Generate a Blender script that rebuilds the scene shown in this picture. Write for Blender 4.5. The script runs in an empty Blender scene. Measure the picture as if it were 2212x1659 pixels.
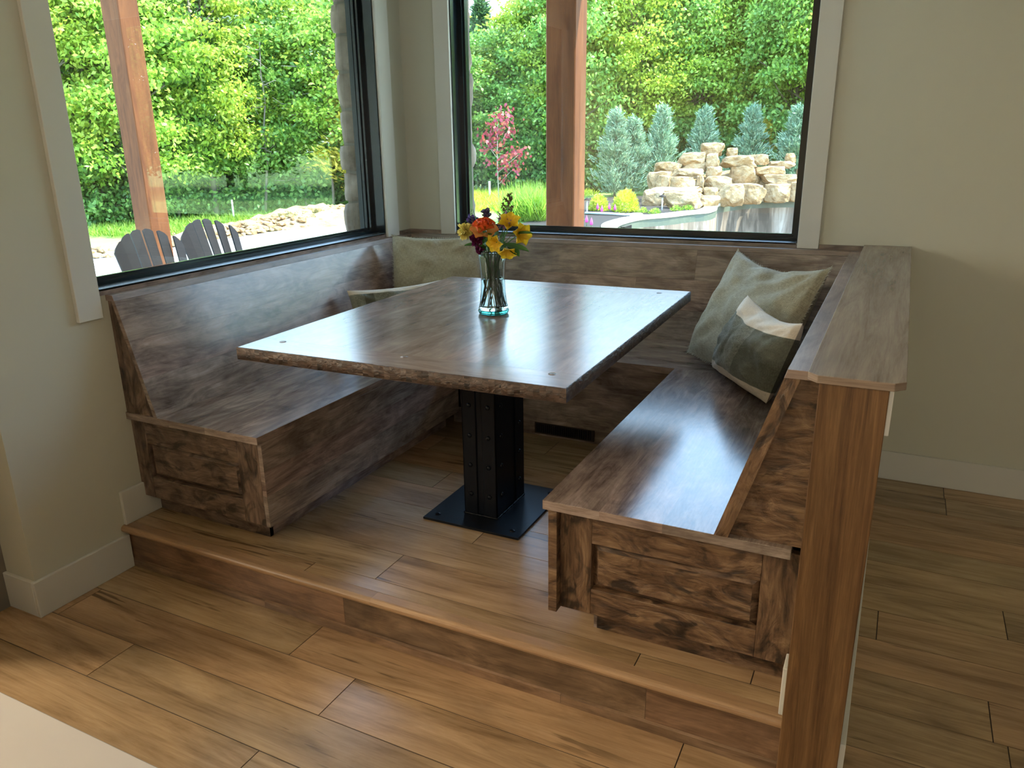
import bpy, math, random
import numpy as np
from mathutils import Vector, Matrix, noise as mn
from mathutils.geometry import tessellate_polygon
PI = math.pi
sc = bpy.context.scene
COL = sc.collection

# ------------------------------------------------------------------ camera
cam_d = bpy.data.cameras.new('camera'); cam = bpy.data.objects.new('camera', cam_d); COL.objects.link(cam)
YAW, PITCH, ROLL, F = 0.4813, -0.3086, -0.0215, 1687.33
cam.matrix_world = (Matrix.Translation((2.6497, -4.0352, 1.6464)) @ Matrix.Rotation(YAW, 4, 'Z')
                    @ Matrix.Rotation(PI/2 + PITCH, 4, 'X') @ Matrix.Rotation(ROLL, 4, 'Z'))
cam_d.sensor_width = 36; cam_d.sensor_fit = 'HORIZONTAL'; cam_d.lens = F/2212*36
cam_d.shift_x = 41.17/2212; cam_d.shift_y = 5.78/2212
cam_d.clip_start = 0.05; cam_d.clip_end = 400
sc.camera = cam

# ------------------------------------------------------------------ world, sun, lamps, exposure
sc.view_settings.view_transform = 'Standard'; sc.view_settings.look = 'None'
sc.view_settings.exposure = 0.4; sc.view_settings.gamma = 1.0; sc.view_settings.use_curve_mapping = False
sc.cycles.max_bounces = 8; sc.cycles.diffuse_bounces = 4; sc.cycles.glossy_bounces = 4
sc.cycles.transmission_bounces = 8; sc.cycles.transparent_max_bounces = 16
sc.cycles.caustics_reflective = False; sc.cycles.caustics_refractive = False
sc.cycles.sample_clamp_indirect = 25
sc.cycles.use_denoising = True
w = bpy.data.worlds.new('sky'); sc.world = w; w.use_nodes = True
wn = w.node_tree; wn.nodes.clear()
tc = wn.nodes.new('ShaderNodeTexCoord'); sp = wn.nodes.new('ShaderNodeSeparateXYZ')
rp = wn.nodes.new('ShaderNodeValToRGB'); bg = wn.nodes.new('ShaderNodeBackground'); ow = wn.nodes.new('ShaderNodeOutputWorld')
wn.links.new(tc.outputs['Generated'], sp.inputs[0]); wn.links.new(sp.outputs['Z'], rp.inputs[0])
wn.links.new(rp.outputs[0], bg.inputs[0]); wn.links.new(bg.outputs[0], ow.inputs[0])
rp.color_ramp.elements[0].position = 0.0; rp.color_ramp.elements[0].color = (0.78, 0.90, 1.0, 1)
rp.color_ramp.elements[1].position = 0.5; rp.color_ramp.elements[1].color = (0.36, 0.60, 1.0, 1)
bg.inputs[1].default_value = 7.5
def lamp(name, kind, loc, rot, power, color, size=None, size_y=None, angle=None):
    d = bpy.data.lights.new(name, kind); o = bpy.data.objects.new(name, d); COL.objects.link(o)
    o.location = loc; o.rotation_euler = rot; d.energy = power; d.color = color
    if size and kind == 'AREA':
        d.size = size
        if size_y: d.shape = 'RECTANGLE'; d.size_y = size_y
        else: d.shape = 'DISK'
    if angle is not None: d.angle = angle
    return o
sun = lamp('sun', 'SUN', (10, -5, 20), (0, 0, 0), 15.0, (1.0, 0.94, 0.82), angle=0.009)
sun.rotation_euler = Vector((0.48, 0.26, 0.84)).to_track_quat('Z', 'Y').to_euler()
# unseen area lamps added as interior fill: some overhead, one at the far wall
for i, (x, y, pw) in enumerate([(-2.6, -4.2, 200), (-2.6, -5.8, 120), (2.4, -5.2, 7), (4.3, -5.4, 9)]):
    lamp('ceiling_fill', 'AREA', (x, y, 2.73), (0, 0, 0), pw, (1.0, 0.85, 0.66), size=0.8)
lamp('far_fill_light', 'AREA', (4.3, -6.9, 1.6), (-PI/2, 0, PI), 26, (1.0, 0.90, 0.76), size=2.6, size_y=1.8)  # no window here, an unseen fill panel added to brighten the room
for o in list(COL.objects):
    if o.name.startswith('far_fill_light'):
        o.rotation_euler = Vector((0, -1, 0.12)).to_track_quat('Z', 'Y').to_euler()

# ------------------------------------------------------------------ node helper
class NT:
    def __init__(s, name):
        s.m = bpy.data.materials.new(name); s.m.use_nodes = True; s.t = s.m.node_tree; s.t.nodes.clear()
        s.out = s.t.nodes.new('ShaderNodeOutputMaterial')
    def n(s, typ, ins=None, **kw):
        nd = s.t.nodes.new('ShaderNode' + typ)
        for k, v in kw.items(): setattr(nd, k, v)
        for k, v in (ins or {}).items():
            sock = nd.inputs[k]
            if isinstance(v, bpy.types.NodeSocket): s.t.links.new(v, sock)
            elif isinstance(v, bpy.types.Node): s.t.links.new(v.outputs[0], sock)
            else: sock.default_value = v
        return nd
    def math(s, op, a, b=0.0, c=None, clamp=False):
        ins = {0: a, 1: b}
        if c is not None: ins[2] = c
        return s.n('Math', ins, operation=op, use_clamp=clamp).outputs[0]
    def vmath(s, op, a, b):
        return s.n('VectorMath', {0: a, 1: b}, operation=op).outputs[0]
    def mix(s, f, a, b, blend='MIX'):
        nd = s.t.nodes.new('ShaderNodeMix'); nd.data_type = 'RGBA'; nd.blend_type = blend
        for i, v in ((0, f), (6, a), (7, b)):
            if isinstance(v, bpy.types.NodeSocket): s.t.links.new(v, nd.inputs[i])
            else: nd.inputs[i].default_value = v if i == 0 else (tuple(v) + (1,) if len(v) == 3 else v)
        return nd.outputs[2]
    def noise(s, vec, scale=1.0, detail=4.0, rough=0.55, dist=0.0):
        ins = {'Scale': scale, 'Detail': detail, 'Roughness': rough, 'Distortion': dist}
        if vec is not None: ins['Vector'] = vec
        return s.n('TexNoise', ins).outputs[0]
    def ramp(s, f, stops):
        nd = s.n('ValToRGB', {0: f}); cr = nd.color_ramp
        while len(cr.elements) > 1: cr.elements.remove(cr.elements[0])
        for i, (p, c) in enumerate(stops):
            e = cr.elements[0] if i == 0 else cr.elements.new(p)
            e.position = p; e.color = (c, c, c, 1) if isinstance(c, (int, float)) else tuple(c) + (1,)
        return nd.outputs[0]
    def mapr(s, v, a, b, c=0.0, d=1.0):
        return s.n('MapRange', {0: v, 1: a, 2: b, 3: c, 4: d}).outputs[0]
    def bsdf(s, color, rough=0.5, bump=None, bstr=0.3, bdist=0.01, **kw):
        ins = {'Base Color': color if isinstance(color, bpy.types.NodeSocket) else tuple(color) + (1,), 'Roughness': rough}
        ins.update(kw)
        if bump is not None:
            ins['Normal'] = s.n('Bump', {'Strength': bstr, 'Distance': bdist, 'Height': bump}).outputs[0]
        return s.n('BsdfPrincipled', ins).outputs[0]
    def done(s, sh):
        s.t.links.new(sh, s.out.inputs[0]); return s.m

def wood(name, dark, mid, light, var=0.25, rough=0.38, gscale=1.0, crack=0.0, mottle=0.35, bump=0.12, spec=0.5, knots=0.0, fig=1.4):
    t = NT(name)
    uv = t.n('UVMap').outputs[0]
    pid = t.n('Attribute', attribute_name='pid').outputs[0]
    sep = t.n('SeparateColor', {0: pid})
    off = t.n('VectorMath', {0: pid, 1: (37.0, 53.0, 19.0)}, operation='MULTIPLY').outputs[0]
    base = t.vmath('ADD', uv, off)
    warp = t.noise(t.vmath('MULTIPLY', base, (fig*1.6*gscale, 7.0*gscale, 1)), 1.0, 5, 0.6, 0.8)
    g1 = t.noise(t.vmath('MULTIPLY', base, (fig*gscale, 12.0*gscale, 1)), 1.0, 7, 0.66, 1.4)
    g2 = t.noise(t.vmath('MULTIPLY', base, (7.0*gscale, 150.0*gscale, 1)), 1.0, 4, 0.6, 0.2)
    f = t.math('ADD', t.math('MULTIPLY', g1, 0.75), t.math('MULTIPLY', g2, 0.25))
    col = t.ramp(f, [(0.34, dark), (0.5, mid), (0.66, light)])
    m = t.mapr(warp, 0.42, 0.68, 1.0, 1.0 - mottle)
    if mottle > 0: col = t.mix(1.0, col, t.n('CombineColor', {0: m, 1: m, 2: m}).outputs[0], 'MULTIPLY')
    v = t.mapr(sep.outputs[0], 0, 1, 1 - var, 1 + var)
    v2 = t.mapr(sep.outputs[1], 0, 1, 0.94, 1.06)
    col = t.mix(1.0, col, t.n('CombineColor', {0: t.math('MULTIPLY', v, v2), 1: v, 2: v}).outputs[0], 'MULTIPLY')
    bh = g2
    if crack > 0:
        cr = t.noise(t.vmath('MULTIPLY', base, (2.2, 34.0, 1)), 1.0, 3, 0.6, 0.7)
        cm = t.noise(t.vmath('MULTIPLY', base, (1.2, 3.0, 1)), 1.0, 2, 0.5)
        ck = t.math('MULTIPLY', t.mapr(cr, 0.60, 0.65), t.mapr(cm, 0.48, 0.60))
        col = t.mix(t.math('MULTIPLY', ck, crack), col, tuple(c*0.35 for c in dark))
    if knots > 0:
        vo = t.n('TexVoronoi', {'Vector': t.vmath('MULTIPLY', base, (1.5, 4.0, 1)), 'Scale': 1.0})
        kd = t.math('MULTIPLY', t.mapr(vo.outputs['Distance'], 0.0, 0.09, 1, 0), t.math('GREATER_THAN', t.n('SeparateColor', {0: vo.outputs['Color']}).outputs[0], 0.55))
        col = t.mix(t.math('MULTIPLY', kd, knots), col, tuple(c*0.22 for c in dark))
    return t.done(t.bsdf(col, rough, bh, bump, 0.002, **{'Specular IOR Level': spec}))

def hewn(name, dark, mid, light, rough=0.5, grain=1.0):
    t = NT(name)
    uv = t.n('UVMap').outputs[0]
    pid = t.n('Attribute', attribute_name='pid').outputs[0]
    base = t.vmath('ADD', uv, t.vmath('MULTIPLY', pid, (31.0, 17.0, 11.0)))
    g1 = t.noise(t.vmath('MULTIPLY', base, (6*grain, 15*grain, 1)), 1.0, 5, 0.6, 1.8)
    g2 = t.noise(t.vmath('MULTIPLY', base, (10.0, 17.0, 1)), 1.0, 3, 0.55, 1.0)
    g3 = t.noise(t.vmath('MULTIPLY', base, (12, 130, 1)), 1.0, 3, 0.6)
    col = t.ramp(t.math('ADD', t.math('MULTIPLY', g1, 0.7), t.math('MULTIPLY', g3, 0.3)), [(0.36, dark), (0.5, mid), (0.64, light)])
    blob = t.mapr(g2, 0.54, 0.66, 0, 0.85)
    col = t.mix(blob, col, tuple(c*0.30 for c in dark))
    vo = t.n('TexVoronoi', {'Vector': t.vmath('ADD', t.vmath('MULTIPLY', base, (9.0, 22.0, 1)), t.n('TexNoise', {'Vector': base, 'Scale': 9.0}).outputs[1]), 'Scale': 1.0}, feature='SMOOTH_F1')
    h = t.math('ADD', t.math('MULTIPLY', vo.outputs['Distance'], 0.8), t.math('MULTIPLY', g1, 0.8))
    return t.done(t.bsdf(col, rough, h, 1.0, 0.012))

def plain(name, color, rough=0.6, nscale=0, namp=0.0, bump=0.0, bscale=60, **kw):
    t = NT(name); tc_ = t.n('TexCoord').outputs['Object']; col = color
    if nscale:
        f = t.noise(tc_, nscale, 4)
        col = t.mix(f, tuple(c*(1-namp) for c in color), tuple(min(1, c*(1+namp)) for c in color))
    b = t.noise(tc_, bscale, 3) if bump else None
    return t.done(t.bsdf(col, rough, b, bump, 0.002, **kw))

def linen(name, base, dark, stripes=None):
    t = NT(name); uv = t.n('UVMap').outputs[0]
    a = t.noise(t.vmath('MULTIPLY', uv, (260, 26, 1)), 1.0, 2); b = t.noise(t.vmath('MULTIPLY', uv, (26, 260, 1)), 1.0, 2)
    f = t.math('MULTIPLY', t.math('ADD', a, b), 0.5)
    col = t.mix(t.mapr(f, 0.38, 0.62), dark, base)
    if stripes:
        s = t.n('SeparateXYZ', {0: uv})
        x, y = s.outputs[0], s.outputs[1]
        wob = t.math('MULTIPLY', t.math('SUBTRACT', t.noise(uv, 3.0, 2), 0.5), 0.02)
        y2 = t.math('ADD', y, wob)
        for (ax, lo, hi, c, amt) in stripes:
            q = x if ax == 'x' else y2
            mask = t.math('MULTIPLY', t.mapr(q, lo-0.004, lo+0.004), t.mapr(q, hi-0.004, hi+0.004, 1, 0))
            c2 = t.mix(t.mapr(f, 0.38, 0.62), tuple(k*0.8 for k in c), c)
            col = t.mix(t.math('MULTIPLY', mask, amt), col, c2)
    fold = t.noise(t.vmath('MULTIPLY', uv, (5, 7, 1)), 1.0, 3, 0.5, 1.0)
    h = t.math('ADD', t.math('MULTIPLY', f, 0.25), t.math('MULTIPLY', fold, 1.6))
    return t.done(t.bsdf(col, 0.92, h, 0.5, 0.006, **{'Specular IOR Level': 0.15, 'Sheen Weight': 0.15}))

def leaf(name, c1, c2, c3, trans=0.45, rough=0.45):
    t = NT(name)
    r = t.n('NewGeometry').outputs['Random Per Island']
    o = t.n('ObjectInfo').outputs['Random']
    col = t.ramp(r, [(0.0, c1), (0.5, c2), (1.0, c3)])
    col = t.mix(t.mapr(o, 0, 1, 0, 0.35), col, tuple(x*0.62 for x in c1))
    d = t.bsdf(col, rough, **{'Specular IOR Level': 0.45})
    tr = t.n('BsdfTranslucent', {0: col}).outputs[0]
    return t.done(t.n('MixShader', {0: trans, 1: d, 2: tr}).outputs[0])

def glass_pane(name):
    t = NT(name)
    bf = t.n('NewGeometry').outputs['Backfacing']
    fr = t.n('Fresnel', {'IOR': t.mapr(bf, 0, 1, 1.48, 1/1.48)}).outputs[0]
    tr = t.n('BsdfTransparent', {0: (0.93, 0.97, 0.95, 1)}).outputs[0]
    gl = t.n('BsdfAnisotropic', {0: (1, 1, 1, 1), 1: 0.0}).outputs[0]
    return t.done(t.n('MixShader', {0: fr, 1: tr, 2: gl}).outputs[0])

# ------------------------------------------------------------------ mesh helper
class MB:
    """collects faces with a grain axis and a board id; build() links them as ONE mesh object"""
    def __init__(s, seed=0): s.v = []; s.f = []; s.g = []; s.p = []; s.sm = []; s.uv = {}; s.r = random.Random(seed)
    def newpid(s): return (s.r.random(), s.r.random(), s.r.random())
    def faces(s, verts, faces, grain=(1, 0, 0), pid=None, smooth=False, uvs=None):
        b = len(s.v); s.v += [tuple(v) for v in verts]
        pid = pid or s.newpid()
        for k, f in enumerate(faces):
            s.f.append([b+i for i in f]); s.g.append(grain); s.p.append(pid); s.sm.append(smooth)
            if uvs is not None: s.uv[len(s.f)-1] = [uvs[i] for i in f]
        return s
    def box(s, a, b, grain='x', pid=None):
        (x0, y0, z0), (x1, y1, z1) = [tuple(map(min, zip(a, b))), tuple(map(max, zip(a, b)))]
        v = [(x0,y0,z0),(x1,y0,z0),(x1,y1,z0),(x0,y1,z0),(x0,y0,z1),(x1,y0,z1),(x1,y1,z1),(x0,y1,z1)]
        g = {'x': (1,0,0), 'y': (0,1,0), 'z': (0,0,1)}[grain]
        return s.faces(v, [(0,3,2,1),(4,5,6,7),(0,1,5,4),(1,2,6,5),(2,3,7,6),(3,0,4,7)], g, pid)
    def slab(s, cuts, b0, b1, c0, c1, axis='y', flat='z'):
        """one closed slab of glued boards: cuts across, boards run along axis; flat = normal axis of the show face"""
        n = len(cuts); base = len(s.v)
        def P(t, l, h):
            if axis == 'y' and flat == 'z': return (t, l, h)
            if axis == 'x' and flat == 'z': return (l, t, h)
            if axis == 'y' and flat == 'x': return (h, l, t)
            return (l, h, t)
        for h in (c0, c1):
            for l in (b0, b1):
                for t in cuts: s.v.append(P(t, l, h))
        I = lambda i, l, h: base+(h*2+l)*n+i
        g = (0, 1, 0) if axis == 'y' else (1, 0, 0)
        ctr = Vector([sum(s.v[base+k][m] for k in range(4*n))/(4*n) for m in range(3)])
        def add(f, p):
            v = [Vector(s.v[i]) for i in f]; nr = (v[1]-v[0]).cross(v[2]-v[1]); m_ = sum(v, Vector())/len(v)
            if nr.dot(m_-ctr) < 0: f = f[::-1]
            s.f.append(list(f)); s.g.append(g); s.p.append(p); s.sm.append(False)
        pids = [s.newpid() for _ in range(n-1)]
        for i in range(n-1):
            p = pids[i]
            add([I(i, 0, 1), I(i+1, 0, 1), I(i+1, 1, 1), I(i, 1, 1)], p); add([I(i, 0, 0), I(i+1, 0, 0), I(i+1, 1, 0), I(i, 1, 0)], p)
            for l in (0, 1): add([I(i, l, 0), I(i+1, l, 0), I(i+1, l, 1), I(i, l, 1)], p)
        for i, p in ((0, pids[0]), (n-1, pids[-1])): add([I(i, 0, 0), I(i, 1, 0), I(i, 1, 1), I(i, 0, 1)], p)
        return s
    def prism(s, poly, axis, a, b, grain=None, pid=None):
        """poly in the two other axes (in order), extruded along axis from a to b"""
        n = len(poly)
        def P(p, t): return {'x': (t, p[0], p[1]), 'y': (p[0], t, p[1]), 'z': (p[0], p[1], t)}[axis]
        v = [P(p, a) for p in poly] + [P(p, b) for p in poly]
        fs = [tuple(range(n)), tuple(range(2*n-1, n-1, -1))] + [(i, i+n, (i+1) % n+n, (i+1) % n) for i in range(n)]
        g = {'x': (1,0,0), 'y': (0,1,0), 'z': (0,0,1)}[grain] if isinstance(grain, str) else (grain or (0,0,1))
        return s.faces(v, fs, g, pid)
    def lathe(s, prof, c, seg=24, close=False, grain=(0,0,1)):
        v = []; f = []; n = len(prof)
        for i in range(seg):
            a = 2*PI*i/seg
            for r, z in prof: v.append((c[0]+r*math.cos(a), c[1]+r*math.sin(a), c[2]+z))
        for i in range(seg):
            j = (i+1) % seg
            for k in range(n-1 if not close else n):
                k2 = (k+1) % n
                f.append((i*n+k, j*n+k, j*n+k2, i*n+k2))
        return s.faces(v, f, grain, smooth=True)
    def tube(s, pts, rad, seg=8, cap=True, grain=(0,0,1)):
        pts = [Vector(p) for p in pts]; n = len(pts)
        rad = rad if isinstance(rad, (list, tuple)) else [rad]*n
        v = []; f = []; up = Vector((0.31, 0.17, 0.93)).normalized()
        for i, p in enumerate(pts):
            d = (pts[min(i+1, n-1)] - pts[max(i-1, 0)]).normalized()
            a = d.cross(up)
            if a.length < 1e-3: a = d.cross(Vector((1, 0, 0)))
            a.normalize(); b2 = d.cross(a)
            for k in range(seg):
                q = 2*PI*k/seg; v.append(p + (a*math.cos(q) + b2*math.sin(q))*rad[i])
        for i in range(n-1):
            for k in range(seg):
                k2 = (k+1) % seg; f.append((i*seg+k, i*seg+k2, (i+1)*seg+k2, (i+1)*seg+k))
        if cap: f.append(tuple(range(seg))[::-1]); f.append(tuple((n-1)*seg+k for k in range(seg)))
        return s.faces(v, f, grain, smooth=True)
    def build(s, name, m, parent=None, bevel=0.0, xf=None, seg=1):
        me = bpy.data.meshes.new(name)
        V = [Vector(v) for v in s.v]
        if xf is not None: V = [xf @ v for v in V]
        org = parent.get('_o', (0, 0, 0)) if parent else (0, 0, 0)
        org = Vector(org)
        me.from_pydata([v - org for v in V], [], s.f); me.update()
        me.polygons.foreach_set('use_smooth', s.sm)
        uvl = me.uv_layers.new(name='UVMap'); at = me.attributes.new('pid', 'FLOAT_COLOR', 'FACE')
        ud = np.zeros(len(me.loops)*2, dtype=np.float32); pd = np.zeros((len(s.f), 4), dtype=np.float32)
        src = [Vector(v) for v in s.v]
        for i, p in enumerate(me.polygons):
            pd[i] = (*s.p[i], 1)
            if i in s.uv:
                for k, li in enumerate(p.loop_indices): ud[2*li:2*li+2] = s.uv[i][k]
                continue
            fv = [src[j] for j in s.f[i]]
            nrm = (fv[1]-fv[0]).cross(fv[2]-fv[1])
            if nrm.length > 1e-12: nrm.normalize()
            g = Vector(s.g[i])
            if abs(nrm.dot(g)) > 0.9:
                ax = Vector((1, 0, 0)) if abs(g.x) < 0.5 else Vector((0, 1, 0)); g = ax
                u = (g - nrm*g.dot(nrm)).normalized(); vv = nrm.cross(u); sc_ = 0.35
            else:
                u = (g - nrm*g.dot(nrm)).normalized(); vv = nrm.cross(u); sc_ = 1.0
            for k, li in enumerate(p.loop_indices):
                ud[2*li] = fv[k].dot(u); ud[2*li+1] = fv[k].dot(vv)
        uvl.data.foreach_set('uv', ud); at.data.foreach_set('color', pd.ravel())
        me.materials.append(m)
        o = bpy.data.objects.new(name, me); COL.objects.link(o)
        if parent: o.parent = parent; o['_o'] = tuple(org)
        if bevel:
            bv = o.modifiers.new('bevel', 'BEVEL'); bv.width = bevel; bv.segments = seg; bv.limit_method = 'ANGLE'; bv.angle_limit = 0.6
        return o
def tag(o, label=None, cat=None, group=None, kind=None):
    if label: o['label'] = label
    if cat: o['category'] = cat
    if group: o['group'] = group
    if kind: o['kind'] = kind
    return o
def root(name, loc, label=None, cat=None, group=None, kind=None):
    o = bpy.data.objects.new(name, None); COL.objects.link(o); o.location = loc; o['_o'] = tuple(loc); o.empty_display_size = 0.1
    return tag(o, label, cat, group, kind)
def copy_tree(o, parent=None):
    c = o.copy(); COL.objects.link(c)
    if parent: c.parent = parent
    for ch in list(o.children): copy_tree(ch, c)
    return c

# ------------------------------------------------------------------ materials
M = {}
M['wall'] = plain('wall_paint', (0.54, 0.54, 0.455), 0.75, 0, 0, 0.05, 220)
M['trim'] = plain('trim_paint', (0.60, 0.60, 0.56), 0.45, **{'Specular IOR Level': 0.4})
M['ceil'] = plain('ceiling_paint', (0.72, 0.70, 0.64), 0.9)
M['floor'] = wood('floor_planks', (0.25, 0.158, 0.078), (0.41, 0.27, 0.142), (0.53, 0.37, 0.21), var=0.13, rough=0.27, gscale=0.8, crack=0.75, mottle=0.30, bump=0.04, knots=0.85)
M['gap'] = plain('plank_gap', (0.03, 0.018, 0.010), 0.8)
M['bench'] = wood('stained_alder', (0.115, 0.082, 0.068), (0.275, 0.208, 0.172), (0.43, 0.345, 0.295), var=0.09, rough=0.20, gscale=1.15, fig=2.8, mottle=0.45, bump=0.022, spec=0.65)
M['sill'] = wood('satin_alder', (0.115, 0.080, 0.064), (0.255, 0.188, 0.153), (0.39, 0.305, 0.255), var=0.09, rough=0.42, gscale=1.15, fig=2.0, mottle=0.3, bump=0.01, spec=0.9)
M['table'] = wood('stained_table_top', (0.15, 0.102, 0.080), (0.265, 0.19, 0.15), (0.36, 0.27, 0.22), var=0.06, fig=2.6, rough=0.23, gscale=0.9, mottle=0.35, bump=0.012, spec=0.5)
M['cap'] = wood('knotty_cap_wood', (0.20, 0.14, 0.105), (0.31, 0.23, 0.18), (0.38, 0.30, 0.24), var=0.10, rough=0.27, gscale=1.6, mottle=0.2, fig=0.8, bump=0.02, knots=0.85)
M['post'] = wood('amber_stained_board', (0.065, 0.027, 0.010), (0.165, 0.080, 0.030), (0.27, 0.145, 0.060), var=0.12, rough=0.42, gscale=2.2, mottle=0.35, fig=0.35, bump=0.10)
M['riser'] = wood('stair_riser_wood', (0.09, 0.050, 0.027), (0.21, 0.125, 0.070), (0.33, 0.205, 0.125), var=0.10, fig=2.4, rough=0.42, gscale=1.1, mottle=0.4, bump=0.08)
M['nosing'] = wood('stair_nosing_wood', (0.23, 0.14, 0.072), (0.34, 0.215, 0.115), (0.42, 0.28, 0.15), var=0.05, rough=0.36, gscale=1.0, mottle=0.2, bump=0.04)
M['hewn'] = hewn('hewn_alder', (0.045, 0.028, 0.019), (0.135, 0.09, 0.062), (0.24, 0.165, 0.12))
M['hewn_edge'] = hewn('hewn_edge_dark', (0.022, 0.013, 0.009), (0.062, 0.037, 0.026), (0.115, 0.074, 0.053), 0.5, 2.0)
M['hewn_warm'] = hewn('hewn_alder_warm', (0.040, 0.020, 0.010), (0.135, 0.075, 0.038), (0.235, 0.145, 0.078))
M['black'] = plain('black_window_metal', (0.004, 0.012, 0.017), 0.16, **{'Specular IOR Level': 0.7})
M['satin'] = plain('satin_dark_metal', (0.02, 0.035, 0.045), 0.42, **{'Specular IOR Level': 1.0})
M['steel'] = plain('black_powder_steel', (0.003, 0.005, 0.009), 0.32, 30, 0.2, 0.1, 90, **{'Specular IOR Level': 0.22})
M['white'] = plain('white_plastic', (0.8, 0.8, 0.77), 0.4)
M['quartz'] = plain('white_quartz', (0.60, 0.555, 0.515), 0.22, 5, 0.04)
M['cabinet'] = plain('cabinet_paint', (0.60, 0.58, 0.53), 0.5)
M['glass'] = glass_pane('window_glass')
M['olive'] = linen('olive_linen', (0.46, 0.42, 0.30), (0.26, 0.24, 0.17))
M['fringe'] = linen('linen_fringe', (0.50, 0.48, 0.40), (0.30, 0.30, 0.24))
CW = (0.76, 0.70, 0.60); GR = (0.33, 0.35, 0.29); DK = (0.12, 0.13, 0.10)
M['stripe_r'] = linen('striped_linen', GR, (0.11, 0.12, 0.10), [('x', 0.30, 0.34, DK, 0.5), ('x', 0.06, 0.09, DK, 0.5), ('x', 0.58, 1.2, DK, 0.75), ('y', 0.80, 1.5, CW, 1.0), ('y', -0.5, 0.13, CW, 1.0)])
M['stripe_l'] = linen('striped_linen_grey', GR, (0.11, 0.12, 0.10), [('x', 0.14, 0.24, DK, 0.95), ('x', -0.5, 0.05, GR, 0.8), ('x', 0.66, 0.74, DK, 0.9), ('y', 0.90, 1.5, CW, 1.0), ('y', -0.5, 0.12, CW, 1.0)])
M['ir'] = plain('register_dark', (0.02, 0.014, 0.010), 0.5)

# ------------------------------------------------------------------ key dimensions
HP = 0.187                     # raised platform
ZS, ZB, ZT = 0.640, 0.274, 1.110   # seat top, bench body bottom, backrest cap top
XL, XB, XT = 0.688, 0.179, 0.040   # left bench: seat edge, backrest bottom, backrest top
XR, XRB, XRT = 1.816, 2.307, 2.450
YL, YR = -2.114, -2.144
YS, YB, YT = -0.670, -0.172, -0.053
XH0, XH1 = 2.530, 2.668            # half wall
ZC = 1.137                         # half wall cap top
YN = -2.224                        # nosing front
YC = -2.595                        # left wall outer corner
CEIL = 2.75
W1 = (-2.146, -0.262); W2 = (0.326, 2.210); WZ = 1.131; WT = 2.47

# ------------------------------------------------------------------ the setting
def planks(mb, rows, x0, x1, z, th=0.0014, gap=0.0016, rnd=None, axis='x'):
    """rows: (y0, y1, [joints]); boards run along axis"""
    for (y0, y1, js) in rows:
        js = sorted([x0] + [j for j in js if x0 < j < x1] + [x1])
        for a, b in zip(js[:-1], js[1:]):
            if axis == 'x': mb.box((a+gap, y0+gap, z-th), (b-gap, y1-gap, z), 'x')
            else: mb.box((y0+gap, a+gap, z-th), (y1-gap, b-gap, z), 'y')
R = random.Random(7)
fl = MB(3); known = {0: [0.46, 1.95], 1: [1.265], 2: [0.987, 2.277], -1: [1.205, 2.6]}
for k in range(-20, 16):
    y0 = -2.752 + 0.1865*k
    if y0 > -0.01 or y0 < -7.2: continue
    js = list(known.get(k, []))
    x = 4.0 + R.random()*1.2 if k in known else 2.9 + R.random()*1.3
    if k == 1: js.append(2.75)
    while x < 7: js.append(x); x += 1.22
    x = (min(js) if js else 3) - 1.22
    while x > -3: js.append(x); x -= 1.22
    if k not in known:
        q = min([j for j in js if j > 2] or [3]) - 1.22
    fl_rows = [(y0, min(y0+0.1865, 0.0), js)]
    planks(fl, fl_rows, -3.0, 6.0, 0.0)
o = fl.build('floor', M['floor']); tag(o, kind='structure')
tag(MB().box((-3, -7.2, -0.10), (6, 0.0, -0.0015)).build('floor', M['gap']), kind='structure')

pr = root('floor', (1.3, -1.1, 0.0), kind='structure'); pr.name = 'floor_platform'
MB().box((0.0, YN+0.053, 0.0), (XH0, 0.0, HP-0.0015)).box((0.0, YN+0.041, 0.0), (XH0, YN+0.053, HP-0.03)).build('platform_base', M['gap'], pr)
dk = MB(11)
rows = [(-2.172, -2.108, [2.116, 0.9]), (-2.108, -1.926, [1.163, 2.429]), (-1.926, -1.744, [0.60, 1.82]), (-1.744, -1.562, [1.35]), (-1.562, -1.38, [0.45, 1.67]),
        (-1.38, -1.198, [0.95, 2.17]), (-1.198, -1.016, [1.45]), (-1.016, -0.834, [0.7, 1.92]), (-0.834, -0.652, [1.25]), (-0.652, -0.47, [0.8])]
planks(dk, rows, 0.0, XH0, HP)
dk.build('platform_boards', M['floor'], pr)
nz = MB(5); prof = [(-2.172, HP), (-2.172, HP-0.022), (-2.196, HP-0.024), (-2.204, HP-0.03)]
for k in range(9):
    a = -PI/2 - k*PI/8*0.98; prof.append((-2.2085 + 0.0155*math.cos(a), HP-0.0145 + 0.0155*math.sin(a)))
for a, b in ((-0.004, 1.22), (1.2206, XH0-0.002)):
    nz.prism(prof, 'x', a, b, 'x')
nz.build('stair_nosing', M['nosing'], pr)
rs_ = MB(6)
for a, b in ((0.0, 1.085), (1.086, 2.16), (2.161, XH0)): rs_.box((a, YN+0.030, 0.034), (b, YN+0.040, HP-0.023), 'x')
for a, b in ((0.0, 0.72), (0.721, 1.9), (1.901, XH0)): rs_.prism([(YN+0.022, 0.001), (YN+0.022, 0.030), (YN+0.029, 0.0335), (YN+0.038, 0.0335), (YN+0.038, 0.001)], 'x', a, b, 'x')
rs_.build('stair_riser', M['riser'], pr)

def struct(name, mb, m, **kw): return tag(mb.build(name, m, **kw), kind='structure')
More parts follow.
